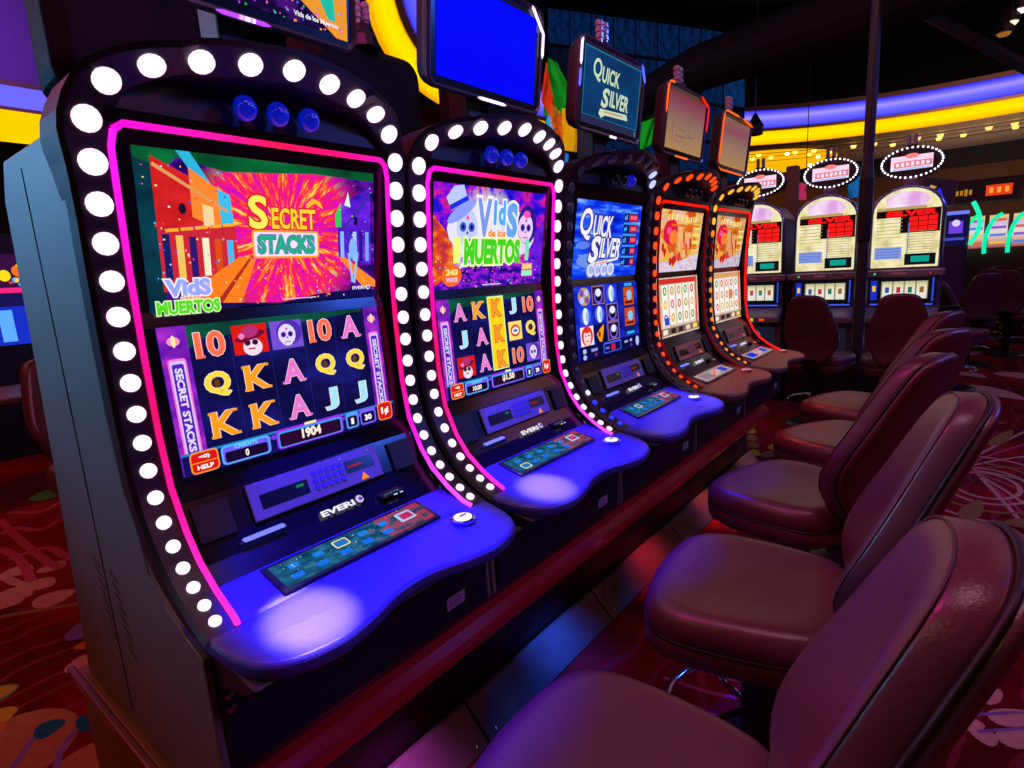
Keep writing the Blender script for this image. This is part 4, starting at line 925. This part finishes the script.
# round neon soffit
HC = Vector((1.06, 9.31)); HR = 7.585; HZ = 4.25
def arcband(r0, z0, r1, z1, a0, a1, n=72):
    V = []; F = []
    for i in range(n+1):
        a = a0+(a1-a0)*i/n
        for r, z in ((r0, z0), (r1, z1)): V.append((HC.x+r*math.cos(a), HC.y+r*math.sin(a), z))
    for i in range(n): F.append((2*i, 2*i+1, 2*i+3, 2*i+2))
    return V, F
NC = thing('neon_soffit', 'large round ceiling soffit with glowing violet and yellow bands', 'light fixture', (0, 0, 0))
A0, A1 = math.radians(12), math.radians(262)
def band(name, r0, z0, r1, z1, mt):
    V, F = arcband(r0, z0, r1, z1, A0, A1)
    V2 = [(HC.x+(x-HC.x)*(1+.03/HR), HC.y+(y-HC.y)*(1+.03/HR), z) for x, y, z in V]; n = len(V)
    b = MB().add(V, F).add(V2, [f[::-1] for f in F]); return b.build(name, mt, NC, smooth=True)
SOFF = P('soffit_plaster', (.40, .16, .12), .7)
def bandmat(name, stops, strength, z0, z1):
    mt, nt, e = nodes_em(name); tc = nt.nodes.new('ShaderNodeTexCoord'); sp = nt.nodes.new('ShaderNodeSeparateXYZ'); nt.links.new(tc.outputs['Object'], sp.inputs[0])
    v = mth(nt, 'DIVIDE', mth(nt, 'SUBTRACT', sp.outputs['Z'], z0), z1-z0)
    nt.links.new(ramp(nt, stops, v).outputs[0], e.inputs[0]); e.inputs[1].default_value = strength; return mt
band('yellow_light_band', HR, HZ, HR-.25, HZ+.275, bandmat('neon_yellow', [(0, '#d88808'), (.12, '#ffb800'), (.5, '#ffd800'), (.9, '#ffcc00'), (1, '#c07808')], 1.25, HZ, HZ+.275))
band('violet_light_band', HR-.33, HZ+.32, HR-.72, HZ+.65, bandmat('neon_violet', [(0, '#2a20c8'), (.1, '#4a48f0'), (.4, '#6a64ff'), (.62, '#9488ff'), (.8, '#6058ff'), (1, '#1818d8')], 1.25, HZ+.32, HZ+.65))
band('soffit_lip', HR-.25, HZ+.275, HR-.33, HZ+.32, SOFF); band('soffit_cap', HR-.72, HZ+.65, HR-.76, HZ+.74, SOFF)
band('soffit_riser', HR-.76, HZ+.74, HR-.76, 7.2, CEIL)
A1u = math.radians(200)
V, F = arcband(HR, HZ, HR+4.4, HZ, A0, A1u); MB().add(V, F).build('soffit_underside', P('underside_tan', (.62, .50, .42), .7), NC)
V, F = arcband(HR+.05, HZ-.01, HR+.75, HZ-.01, A0, A1u); MB().add(V, F).build('underside_rim', P('rim_bronze', (.22, .15, .07), .5), NC)
for i in range(30):
    a = A0+math.radians(22+3.1*i)
    for rr_, dz in ((HR+1.0, 0), (HR+1.5, 0)):
        if (i*7+int(rr_*2)) % 3 == 0: continue
        x, y = HC.x+rr_*math.cos(a), HC.y+rr_*math.sin(a)
        MB().lathe([(.05, -.10), (.07, -.04), (.03, 0)], 8, Matrix.Translation((x, y, HZ-.02))).build('downlight', E('#ffc050', 3.0), NC)
for rr_ in (HR+.9, HR+1.45, HR+2.2):
    MB().tube([(HC.x+rr_*math.cos(a), HC.y+rr_*math.sin(a), HZ-.04) for a in [A0+(A1-A0)*i/60 for i in range(61)]], .03, 6).build('light_rail', P('rail_bronze', (.2, .14, .1), .5), NC)
# oval yellow cove
cv_ = at(762, 158, Z=4.30); cvt = thing('cove_light', 'glowing amber oval cove ceiling under the yellow neon band', 'light fixture', (cv_.x-.7, cv_.y+.4, 4.2))
MB().lathe([(2.7, 0), (2.7, .12), (2.5, .14)], 48).build('cove_rim', P('cove_gold', (.5, .32, .08), .5), cvt)
MB().lathe([(2.55, -.01), (.01, -.012)], 48).build('cove_panel', E('#ffb808', 1.0), cvt)
for i in range(9):
    a = 2*PI*i/9; MB().lathe([(.04, -.07), (.06, -.03), (.03, 0)], 8, Matrix.Translation((2.1*math.cos(a), 2.1*math.sin(a), -.01))).build('downlight', E('#fff0a0', 4), cvt)
# left neon cornice
lc = thing('neon_cornice', 'violet and yellow neon cornice at the left edge behind the machines', 'light fixture', (0, 0, 0))
cz = [at(0, k, X=-9.6).z for k in (132, 109, 106, 84)]
MB().box((-10.2, -4, cz[0]), (-9.6, 4.6, cz[1])).build('yellow_light_band', E('#ffc400', 1.2), lc)
MB().box((-10.2, -4, cz[2]), (-9.6, 4.6, cz[3])).build('violet_light_band', E('#6c66ff', 1.1), lc)
MB().box((-10.3, -4, cz[1]), (-9.56, 4.6, cz[2])).build('cornice_lip', SOFF, lc); MB().box((-10.3, -4, cz[3]), (-9.56, 4.6, cz[3]+.06)).build('cornice_cap', SOFF, lc)
struct(MB().box((-11, -4, cz[3]+.06), (-9.7, 4.6, 7.2)).build('trim_2', P('soffit_neon_tint', (.30, .12, .50), .7)))  # violet neon light on the soffit is put into its base colour
area('cornice_wash', (-7.6, .5, 4.6), (-10, 1.2, 6.2), 1.2, (.40, .20, 1), 45)
# ducts and beams in the dark ceiling
dk_ = MB().tube([at(560, 150, Y=8.4), at(700, 68, Y=7.2), at(870, 8, Y=6.), at(1040, -70, Y=5.)], .28, 14).build('ceiling_duct', P('duct_dark', (.010, .007, .009), .8)); tag(dk_, 'dark round duct crossing the black ceiling', 'duct')
for i, (a, b) in enumerate([((705, 60), (1100, -60)), ((900, 0), (1040, 75))]):
    bm_ = MB().tube([at(*a, Y=9), at(*b, Y=9)], .07, 6).build('ceiling_beam', P('beam_dark', (.03, .03, .05), .5)); tag(bm_, ['thin dark beam running under the ceiling duct', 'dark slanted beam at the top right corner'][i], 'beam')
for i, (a, b) in enumerate([(1019, 10), (1011, 22), (1004, 33)]):
    q = at(a, b, Y=8.5); cl_ = thing('ceiling_spotlight', ['bright ceiling spotlight at the top right corner, uppermost', 'ceiling spotlight just below the uppermost one at top right', 'dim amber ceiling spotlight, lowest of three at top right'][i], 'spotlight', q)
    MB().lathe([(.07, .16), (.09, 0), (.075, 0)], 12).build('lamp_housing', BLKM, cl_); MB().lathe([(.07, -.004), (.05, -.03), (.002, -.035)], 12).build('lamp_lens', E(['#ffffff', '#ffe8c0', '#c07830'][i], [2.5, 1.5, .6][i]), cl_)
# tall thin pole by the reel bank
q0 = at(857, 352, Y=4.95)
po = thing('support_pole', 'tall thin black pole standing between the reel slot machines', 'pole', (q0.x, q0.y, 0))
MB().lathe([(.046, 0), (.046, 2.0), (.040, 2.05), (.040, 7.2)], 16).build('pole', P('pole_black', (.05, .04, .06), .35, .3), po); MB().lathe([(.09, 0), (.09, .02), (.045, .05)], 16).build('pole_base', BLKM, po); MB().lathe([(.047, 1.5), (.055, 1.52), (.055, 2.0), (.041, 2.1)], 16).build('pole_sleeve', BLKM, po)
# hanging speaker silhouette
q = at(755, 128, Y=7); hs = thing('pendant_speaker', 'small black pendant hanging in front of the violet band', 'speaker', q)
MB().lathe([(.09, -.08), (.10, .02), (.05, .10), (.02, .16)], 14).build('pendant_body', BLKM, hs); MB().tube([(0, 0, .15), (0, 0, 7.2-q.z)], .008, 6).build('cable', BLKM, hs)
# blue glass panel wall and stained glass behind the toppers
def glassmat(name, a, b, strength, scale=3.):
    return cloud(name, [(.3, a), (.7, b)], scale, strength=strength)
gw = thing('blue_glass_screen', 'dim blue glass panel grid hanging behind the toppers', 'glass screen', (0, 0, 0))
for i in range(9):
    for j in range(4):
        x0, y0 = 548+i*22, 8+j*38; q = [at(x0+a*20, y0+b*34+i*3+a*3, Y=9.2) for a, b in ((0, 1), (1, 1), (1, 0), (0, 0))]
        mt = [cloud('glass_a', [(.3, '#04102c'), (.7, '#0a2a5c')], 4, strength=.8), cloud('glass_b', [(.3, '#061634'), (.7, '#0c3c78')], 4, strength=.8), cloud('glass_c', [(.3, '#030814'), (.7, '#06122a')], 4, strength=.8)][(i*3+j*5+i*j) % 3]
        b = MB(); b.loft([[v for v in q], [v+Vector((0, .03, 0)) for v in q]])
        for k in range(8): b.uv[k] = ((k % 4) in (1, 2), (k % 4) > 1)
        b.build('glass_pane', mt, gw)
q = [at(a, b, Y=9.26) for a, b in ((545, 190), (744, 215), (744, 40), (545, -10))]
MB().loft([q, [v+Vector((0, .02, 0)) for v in q]]).build('screen_frame', BLKM, gw)
def stained(label, polys, Y_):
    t = thing('stained_glass_panel', label, 'stained glass', (0, 0, 0))
    for px, py in polys[0][0][2:3]:
        q = at(px, py-20, Y=Y_); MB().tube([q, (q.x, q.y, 7.2)], .006, 6).build('hanging_cable', BLKM, t)
    for pts, h in polys:
        q = [at(a, b, Y=Y_) for a, b in pts]; b = MB(); b.loft([q, [v+Vector((0, .02, 0)) for v in q]])
        for k in range(2*len(q)): b.uv[k] = (q[k % len(q)].x*1.5 % 1, q[k % len(q)].z*1.5 % 1)
        d = '#%02x%02x%02x' % tuple(int(int(h[i:i+2], 16)*.35) for i in (1, 3, 5))
        b.build('glass_piece', cloud('stain'+h, [(.3, d), (.55, h), (.75, h)], 5, strength=.85), t)
stained('stained glass of green, red, orange and blue between the blue topper and QUICK SILVER topper', [
    ([(543, 115), (548, 58), (556, 62), (575, 100), (566, 118)], '#1a8a20'), ([(541, 100), (546, 62), (556, 112), (550, 118)], '#e03018'), ([(548, 100), (566, 118), (562, 148), (550, 130)], '#f06018'),
    ([(562, 108), (578, 112), (576, 152), (562, 150)], '#e8a010'), ([(536, 150), (549, 112), (560, 150), (556, 172)], '#18a8d8'), ([(558, 150), (568, 154), (566, 196), (556, 172)], '#2078e0')], 7.6)
stained('green and yellow stained glass between the QUICK SILVER topper and red topper', [
    ([(640, 108), (652, 98), (655, 140), (640, 152)], '#18901c'), ([(652, 98), (662, 100), (660, 150), (655, 140)], '#98b810')], 7.6)
stained('pink and blue glass strip on the wall behind the reel machines', [
    ([(798, 182), (806, 184), (806, 200), (798, 200)], '#c03060'), ([(786, 178), (797, 180), (797, 200), (787, 200)], '#1878b8'), ([(848, 178), (864, 176), (862, 196), (848, 198)], '#1a68b0')], 8.6)
# brown column behind the reel machines
q = at(789, 250, Y=7.2); cc = MB().box((q.x-.065, 7.2, 0), (q.x+.065, 7.33, at(790, 166, Y=7.2).z)).build('square_column', P('column_wood', (.30, .15, .07), .5), bevel=.01); tag(cc, 'brown square column behind the leftmost reel machines', 'column')

# ------------------------------------------------------------------ reel slot machines across the aisle (face -Y)
def reel_machine(x, y, label, rz=0):
    r = thing('reel_slot_machine', label, 'slot machine', (x, y, 0), rz, 'round-top reel slot machines')
    bodym = P('reel_body', (.16, .13, .22), .35, .4)
    MB().box((-.30, -.05, 0), (.30, .50, .48)).build('stand', BLKM, r, bevel=.01)
    MB().box((-.265, -.02, .48), (.265, .46, 1.24)).build('cabinet', bodym, r, bevel=.015)
    def arch(w_, z0, z1, n=14):
        return [(-w_, z0), (w_, z0)]+[(w_*math.cos(PI*i/n), z1-w_*.82+w_*.82*math.sin(PI*i/n)) for i in range(n+1)]
    def yprism(b, poly, y0, y1, mi=0): return b.loft([[(a, y0, z) for a, z in poly], [(a, y1, z) for a, z in poly]], mi=mi)
    yprism(MB(), arch(.262, 1.22, 1.955), 0, .42).build('dome', bodym, r, bevel=.012)
    MB().tube([(a, -.006, z) for a, z in arch(.255, 1.27, 1.95)[1:]+[(-.255, 1.27)]], .012, 8).build('dome_trim', P('blue_chrome', (.35, .4, .8), .2, .9), r, smooth=True)
    A = Art((0, -.004, 1.60), (1, 0, 0), (0, 0, 1), .50, .66)
    pts = [(a, z-1.60) for a, z in arch(.243, 1.275, 1.938)]
    A.poly(pts, cloud('paytable_cream', [(.3, '#c8b880'), (.5, '#f4e8b0'), (.7, '#fff4d8')], 5, strength=1.0))
    A.ell(0, .235, .16, .075, cloud('paytable_lilac', [(.3, '#e0a0e0'), (.7, '#fff0ff')], 4)); A.rect(-.04, .17, .36, .03, '#c0a060')
    A.rect(.01, .130, .46, .060, '#180810'); A.text('SILVER', .035, .130, .37, .050, '#ff1818', .07)
    A.rect(.10, .035, .28, .14, '#18080c')
    for i in range(3):
        for j in range(3): A.rect(.052+.068*i, .080-.042*j, .063, .037, '#ff1c1c')
    for i in range(6): A.rect(-.12, .085-.030*i, .19, .005, '#a09868')
    A.rect(-.12, -.12, .20, .003, '#a09868'); A.rect(-.12, -.20, .20, .10, '#8098e0')
    for i in range(4): A.rect(-.12, -.165-.024*i, .17, .004, '#4058c0')
    for i in range(9): A.rect(.11, -.025-.022*i, .19, .004, '#888060')
    A.rect(.02, -.1, .006, .30, '#3878d0'); A.rect(.115, -.26, .22, .095, '#101418'); A.rect(.115, -.258, .13, .05, '#10a090')
    A.build('paytable_glass', r)
    lb = MB().box((-.30, -.07, 1.195), (.30, .02, 1.255)).build('belt_bar', P('belt_grey', (.30, .27, .32), .35, .5), r, bevel=.01)
    A = Art((0, -.0715, 1.225), (1, 0, 0), (0, 0, 1), .5, .05); A.rect(-.02, 0, .1, .02, '#6a3040'); A.ell(-.20, 0, .010, .009, '#20e060'); A.ell(.20, 0, .008, .006, '#c02020'); A.build('belt_lights', lb)
    A = Art((0, -.024, 1.06), (1, 0, 0), (0, 0, 1), .50, .24)
    A.rect(0, 0, .50, .24, '#0c0c18'); A.rect(.02, .02, .34, .15, '#9a8a60')
    for i in range(4): A.rect(-.105+.084*i, .02, .072, .15, strip_uv('reel_strip', ['#807858', '#fff8d8', '#ffffff', '#f8f0c0', '#908868'])); A.rect(-.105+.084*i, .02, .03, .05, ['#3858a0', '#c03030', '#287858', '#a06020'][i])
    A.rect(-.205, .02, .05, .17, '#1830c0'); A.rect(-.205, .035, .025, .05, '#f0c020'); A.rect(.225, .02, .012, .2, '#3050e0'); A.rect(0, -.105, .46, .012, '#4060ff')
    A.build('reel_window', r)
    MB().add([(-.27, -.02, .93), (.27, -.02, .93), (.27, -.17, .85), (-.27, -.17, .85), (-.27, -.02, .78), (.27, -.02, .78), (.27, -.17, .80), (-.27, -.17, .80)],
             [(0, 1, 2, 3), (7, 6, 5, 4), (3, 2, 6, 7), (0, 3, 7, 4), (1, 5, 6, 2), (0, 4, 5, 1)]).build('button_shelf', P('shelf_grey', (.25, .22, .26), .35, .3), r, bevel=.008)
    A = Art((0, -.171, .825), (1, 0, 0), (0, 0, 1), .5, .05); A.rect(.0, 0, .08, .03, '#c0e020'); A.rect(-.15, 0, .05, .025, '#e04020'); A.rect(.12, 0, .05, .025, '#e04020'); A.build('shelf_buttons', r)
    A = Art((0, -.024, .63), (1, 0, 0), (0, 0, 1), .50, .24); A.rrect(0, 0, .42, .22, .02, '#181828'); A.ell(-.02, 0, .10, .09, '#7090e8'); A.ell(-.02, 0, .06, .07, '#f0f4ff'); A.rect(.0, 0, .03, .13, '#2050c0', .3); A.build('belly_glass', r)
    # oval sign
    MB().box((-.05, .10, 1.93), (.05, .20, 2.06)).build('sign_post', bodym, r)
    M = Matrix.Translation((0, .13, 2.155)) @ Matrix.Rotation(math.radians(90), 4, 'X') @ Matrix.Scale(.56, 4, (0, 1, 0)) @ Matrix.Scale(.86, 4)
    sg = MB().lathe([(.245, -.12), (.27, -.10), (.27, .02), (.255, .035), (.01, .036)], 40, M).build('oval_sign', BLKM, r)
    for i in range(36):
        a = 2*PI*i/36; Mb = Matrix.Translation((.218*math.cos(a), .092, 2.155+.122*math.sin(a))) @ Matrix.Rotation(math.radians(90), 4, 'X')
        MB().lathe([(.0085, -.002), (.0085, .004), (.004, .009), (.0004, .010)], 6, Mb).build('sign_bulb', E('#fff4ff', 2.4), sg)
    A = Art((0, .094, 2.155), (1, 0, 0), (0, 0, 1), .36, .16); A.rect(0, .0, .30, .115, '#ffd8f0'); A.rect(0, -.042, .30, .03, '#f8f4ff'); A.rect(.01, -.012, .27, .05, '#e87890'); [A.rect(-.10+.036*i, -.012, .022, .034 if i % 2 else .028, '#ffe8f0') for i in range(7)]; A.ell(0, .055, .05, .02, '#ff8080'); A.rect(0, -.048, .27, .012, '#b0c0ff')
    A.build('sign_panel', sg)
    c = MB()
    for s in (-1, 1): c.lathe([(.016, 2.29), (.016, 2.38), (.010, 2.39)], 10, Matrix.Translation((s*.025-.01, .14, 0)))
    c.build('signal_candle', P('candle_smoke', (.25, .22, .3), .2, .2), r)
    MB().box((-.05, .10, 2.27), (.03, .18, 2.30)).build('candle_base', BLKM, r)
    return r
reel_machine(-.60, 5.45, 'round-top reel slot machine partly hidden behind the red neon machine')
reel_machine(.02, 5.45, 'round-top reel slot machine left of the thin black pole')
reel_machine(.64, 5.45, 'round-top reel slot machine right of the thin black pole')
for i, (x, lab) in enumerate([(.155, 'dark brown chair back in front of the reel machine left of the pole'), (.715, 'dark brown chair back in front of the reel machine right of the pole')]):
    c = copy_tree(chair0); c.location = (x, 4.64, 0); c.rotation_euler = (0, 0, PI/2+math.radians([-3, 4][i])); c['label'] = lab; c['group'] = 'chairs at the reel machines'
for i, x in enumerate((-.29, .33)):
    f = MB().box((x-.008, 5.46, 0), (x+.008, 5.90, 1.22)).build('divider_panel', BLKM); tag(f, ['black divider left of the middle reel machine', 'black divider between the two reel machines at the pole'][i], 'divider')
bp_ = MB().box((-1.0, 5.95, 0), (1.05, 6.05, .9)).build('rear_divider', BLKM, bevel=.01); tag(bp_, 'low black divider behind the reel slot machines', 'divider')

# ------------------------------------------------------------------ far machines at the right edge
q = at(981, 285, Y=12.); wm = thing('wheel_slot_machine', 'far wide slot machine with green neon arches at the right edge', 'slot machine', (q.x, 12., 0))
MB().box((-1.05, 0, 0), (1.05, .6, 1.5)).build('cabinet', P('far_body', (.10, .04, .04), .6), wm, bevel=.02)
for i in range(4):
    x = -.55+.30*i
    MB().tube([(x+.16-.22*math.cos(a), -.1, 1.42+.50*math.sin(a)) for a in [-.25+1.75*j/14 for j in range(15)]], .03, 8).build('neon_arch', E('#18e878' if i < 2 else '#10d8a0', 1.3), wm, smooth=True)
    A = Art((x+.10, -.08, 1.65), (1, 0, 0), (0, 0, 1), .24, .5); A.rect(0, 0, .24, .52, strip_uv('drum', ['#b06060', '#f0c0b0', '#fff0e8', '#e0d0ff', '#f8d880'])); 
    for j in range(4): A.rect(0, -.18+.12*j, .2, .04, ['#9050d0', '#e06030', '#e8c040', '#5080e0'][(i+j) % 4])
    A.build('picture_drum', wm)
MB().box((-.85, .1, 2.12), (.42, .4, 2.52)).build('marquee', P('marquee_body', (.16, .10, .10), .5), wm, bevel=.02)
A = Art((-.215, .095, 2.32), (1, 0, 0), (0, 0, 1), 1.16, .34); A.rect(0, 0, 1.16, .32, '#1a0c10'); [A.rect(-.46+.06*i, 0, .04, .08 if i % 3 else .11, '#b07820') for i in range(8)]; A.rect(.33, 0, .34, .17, '#e84018'); [A.rect(.23+.1*i, 0, .05, .09, '#ffa040') for i in range(3)]; A.build('marquee_screen', wm)
q = at(934, 255, Y=10.5); bm2 = thing('blue_slot_machine', 'small blue-lit slot machine right of the reel machines', 'slot machine', (q.x, 10.5, 0))
MB().box((-.45, 0, 0), (.40, .5, 1.9)).build('cabinet', P('far_body_blue', (.06, .05, .18), .4), bm2, bevel=.03)
A = Art((0, -.004, 1.72), (1, 0, 0), (0, 0, 1), .8, .7); A.rect(0, -.02, .74, .5, '#141040'); A.rect(0, .21, .78, .05, '#7080ff')
for i in range(3): A.rect(-.24+.24*i, .0, .17, .18, ['#3050e0', '#c02030', '#7040e0'][i]); A.ell(-.24+.24*i, .06, .05, .05, '#e0d0ff')
A.rect(0, -.17, .7, .04, '#4048c0'); A.build('screen', bm2)
MB().tube([(.42+.10*math.sin(PI*j/12), -.02, 1.45+.62*j/12) for j in range(13)], .03, 8).build('neon_arch', E('#20e8b0', 1.2), bm2, smooth=True)
MB().add([(-.3, 0, 1.95), (.18, 0, 2.05), (.22, 0, 2.4), (-.2, 0, 2.5), (-.3, .2, 1.95), (.18, .2, 2.05), (.22, .2, 2.4), (-.2, .2, 2.5)], [(0, 1, 2, 3), (7, 6, 5, 4), (0, 4, 5, 1), (1, 5, 6, 2), (2, 6, 7, 3), (3, 7, 4, 0)]).build('tilted_topper', P('topper_dark', (.10, .08, .3), .4), bm2)
A = Art((-.02, -.004, 2.22), (1, 0, 0), (.08, 0, 1), .4, .4); A.poly([(-.15, -.12), (.14, -.16), (.02, .1)], '#2030ff'); A.poly([(-.18, .0), (-.1, .16), (-.02, .12)], '#c09850'); A.build('topper_art', bm2)
for i, (px, py, Y_, rz) in enumerate([(990, 285, 11.2, .3), (1012, 287, 9.2, -.2), (1022, 290, 10.6, .1), (972, 284, 8.2, .4), (985, 290, 9.8, .1)]):
    q = at(px, py, Y=Y_); c = copy_tree(chair0); c.location = (q.x, Y_, 0); c.rotation_euler = (0, 0, PI/2+rz)
    c['label'] = ['dark chair before the green neon arches, second from left', 'dark chair before the middle of the green neon arches', 'dark chair at the right edge before the far machines', 'dark chair in front of the blue-lit machine', 'dark chair just beyond the right edge'][i]; c['group'] = 'dark chairs at the far machines'
q = at(955, 300, Y=6.6)
lc_ = copy_tree(chair0); lc_.location = (q.x, 6.6, 0); lc_.rotation_euler = (0, 0, PI/2-.5); lc_['label'] = 'dark chair just right of the last reel machine'; lc_['group'] = 'chairs at the reel machines'

# ------------------------------------------------------------------ far left: bright machine and table
q = at(6, 285, X=-5.6); fm_ = thing('far_slot_machine', 'colourful slot machine glimpsed at the left edge', 'slot machine', (-5.6, q.y-.1, 0))
MB().box((-.5, -.35, 0), (0, .30, 2.0)).build('cabinet', BLKM, fm_, bevel=.02)
A = Art((.004, 0, 1.35), (0, 1, 0), (0, 0, 1), .6, 1.1)
A.rect(0, .28, .56, .40, '#3a1040'); [A.ell(-.2+.1*i, .30+.03*math.sin(i*2), .045, .05, '#ffe020' if i % 2 else '#ff7020') for i in range(5)]; A.rect(0, .16, .56, .05, '#ff2880'); A.rect(.12, .02, .3, .24, '#1a1450'); A.rect(.0, -.15, .56, .34, '#1830c8'); A.rect(-.1, -.15, .1, .28, '#e07020'); A.rect(.05, -.15, .1, .28, '#60b0ff'); A.rect(.27, -.05, .03, .62, '#ff1830')
A.dots(30, -.25, .25, .2, .45, ['#ff3030', '#40ff80', '#ffe040', '#40a0ff'], .02); A.build('screen', fm_)
tb_ = thing('side_table', 'dark wooden table at the left edge behind the nearest machine', 'table', (-4.4, .0, 0))
MB().box((-.4, -.9, .72), (.4, .6, .76)).build('tabletop', P('table_wood', (.16, .09, .05), .35), tb_, bevel=.01)
for a, b in ((-.34, -.8), (.34, -.8), (-.34, .5), (.34, .5)): MB().box((a-.025, b-.025, 0), (a+.025, b+.025, .72)).build('leg', BLKM, tb_)
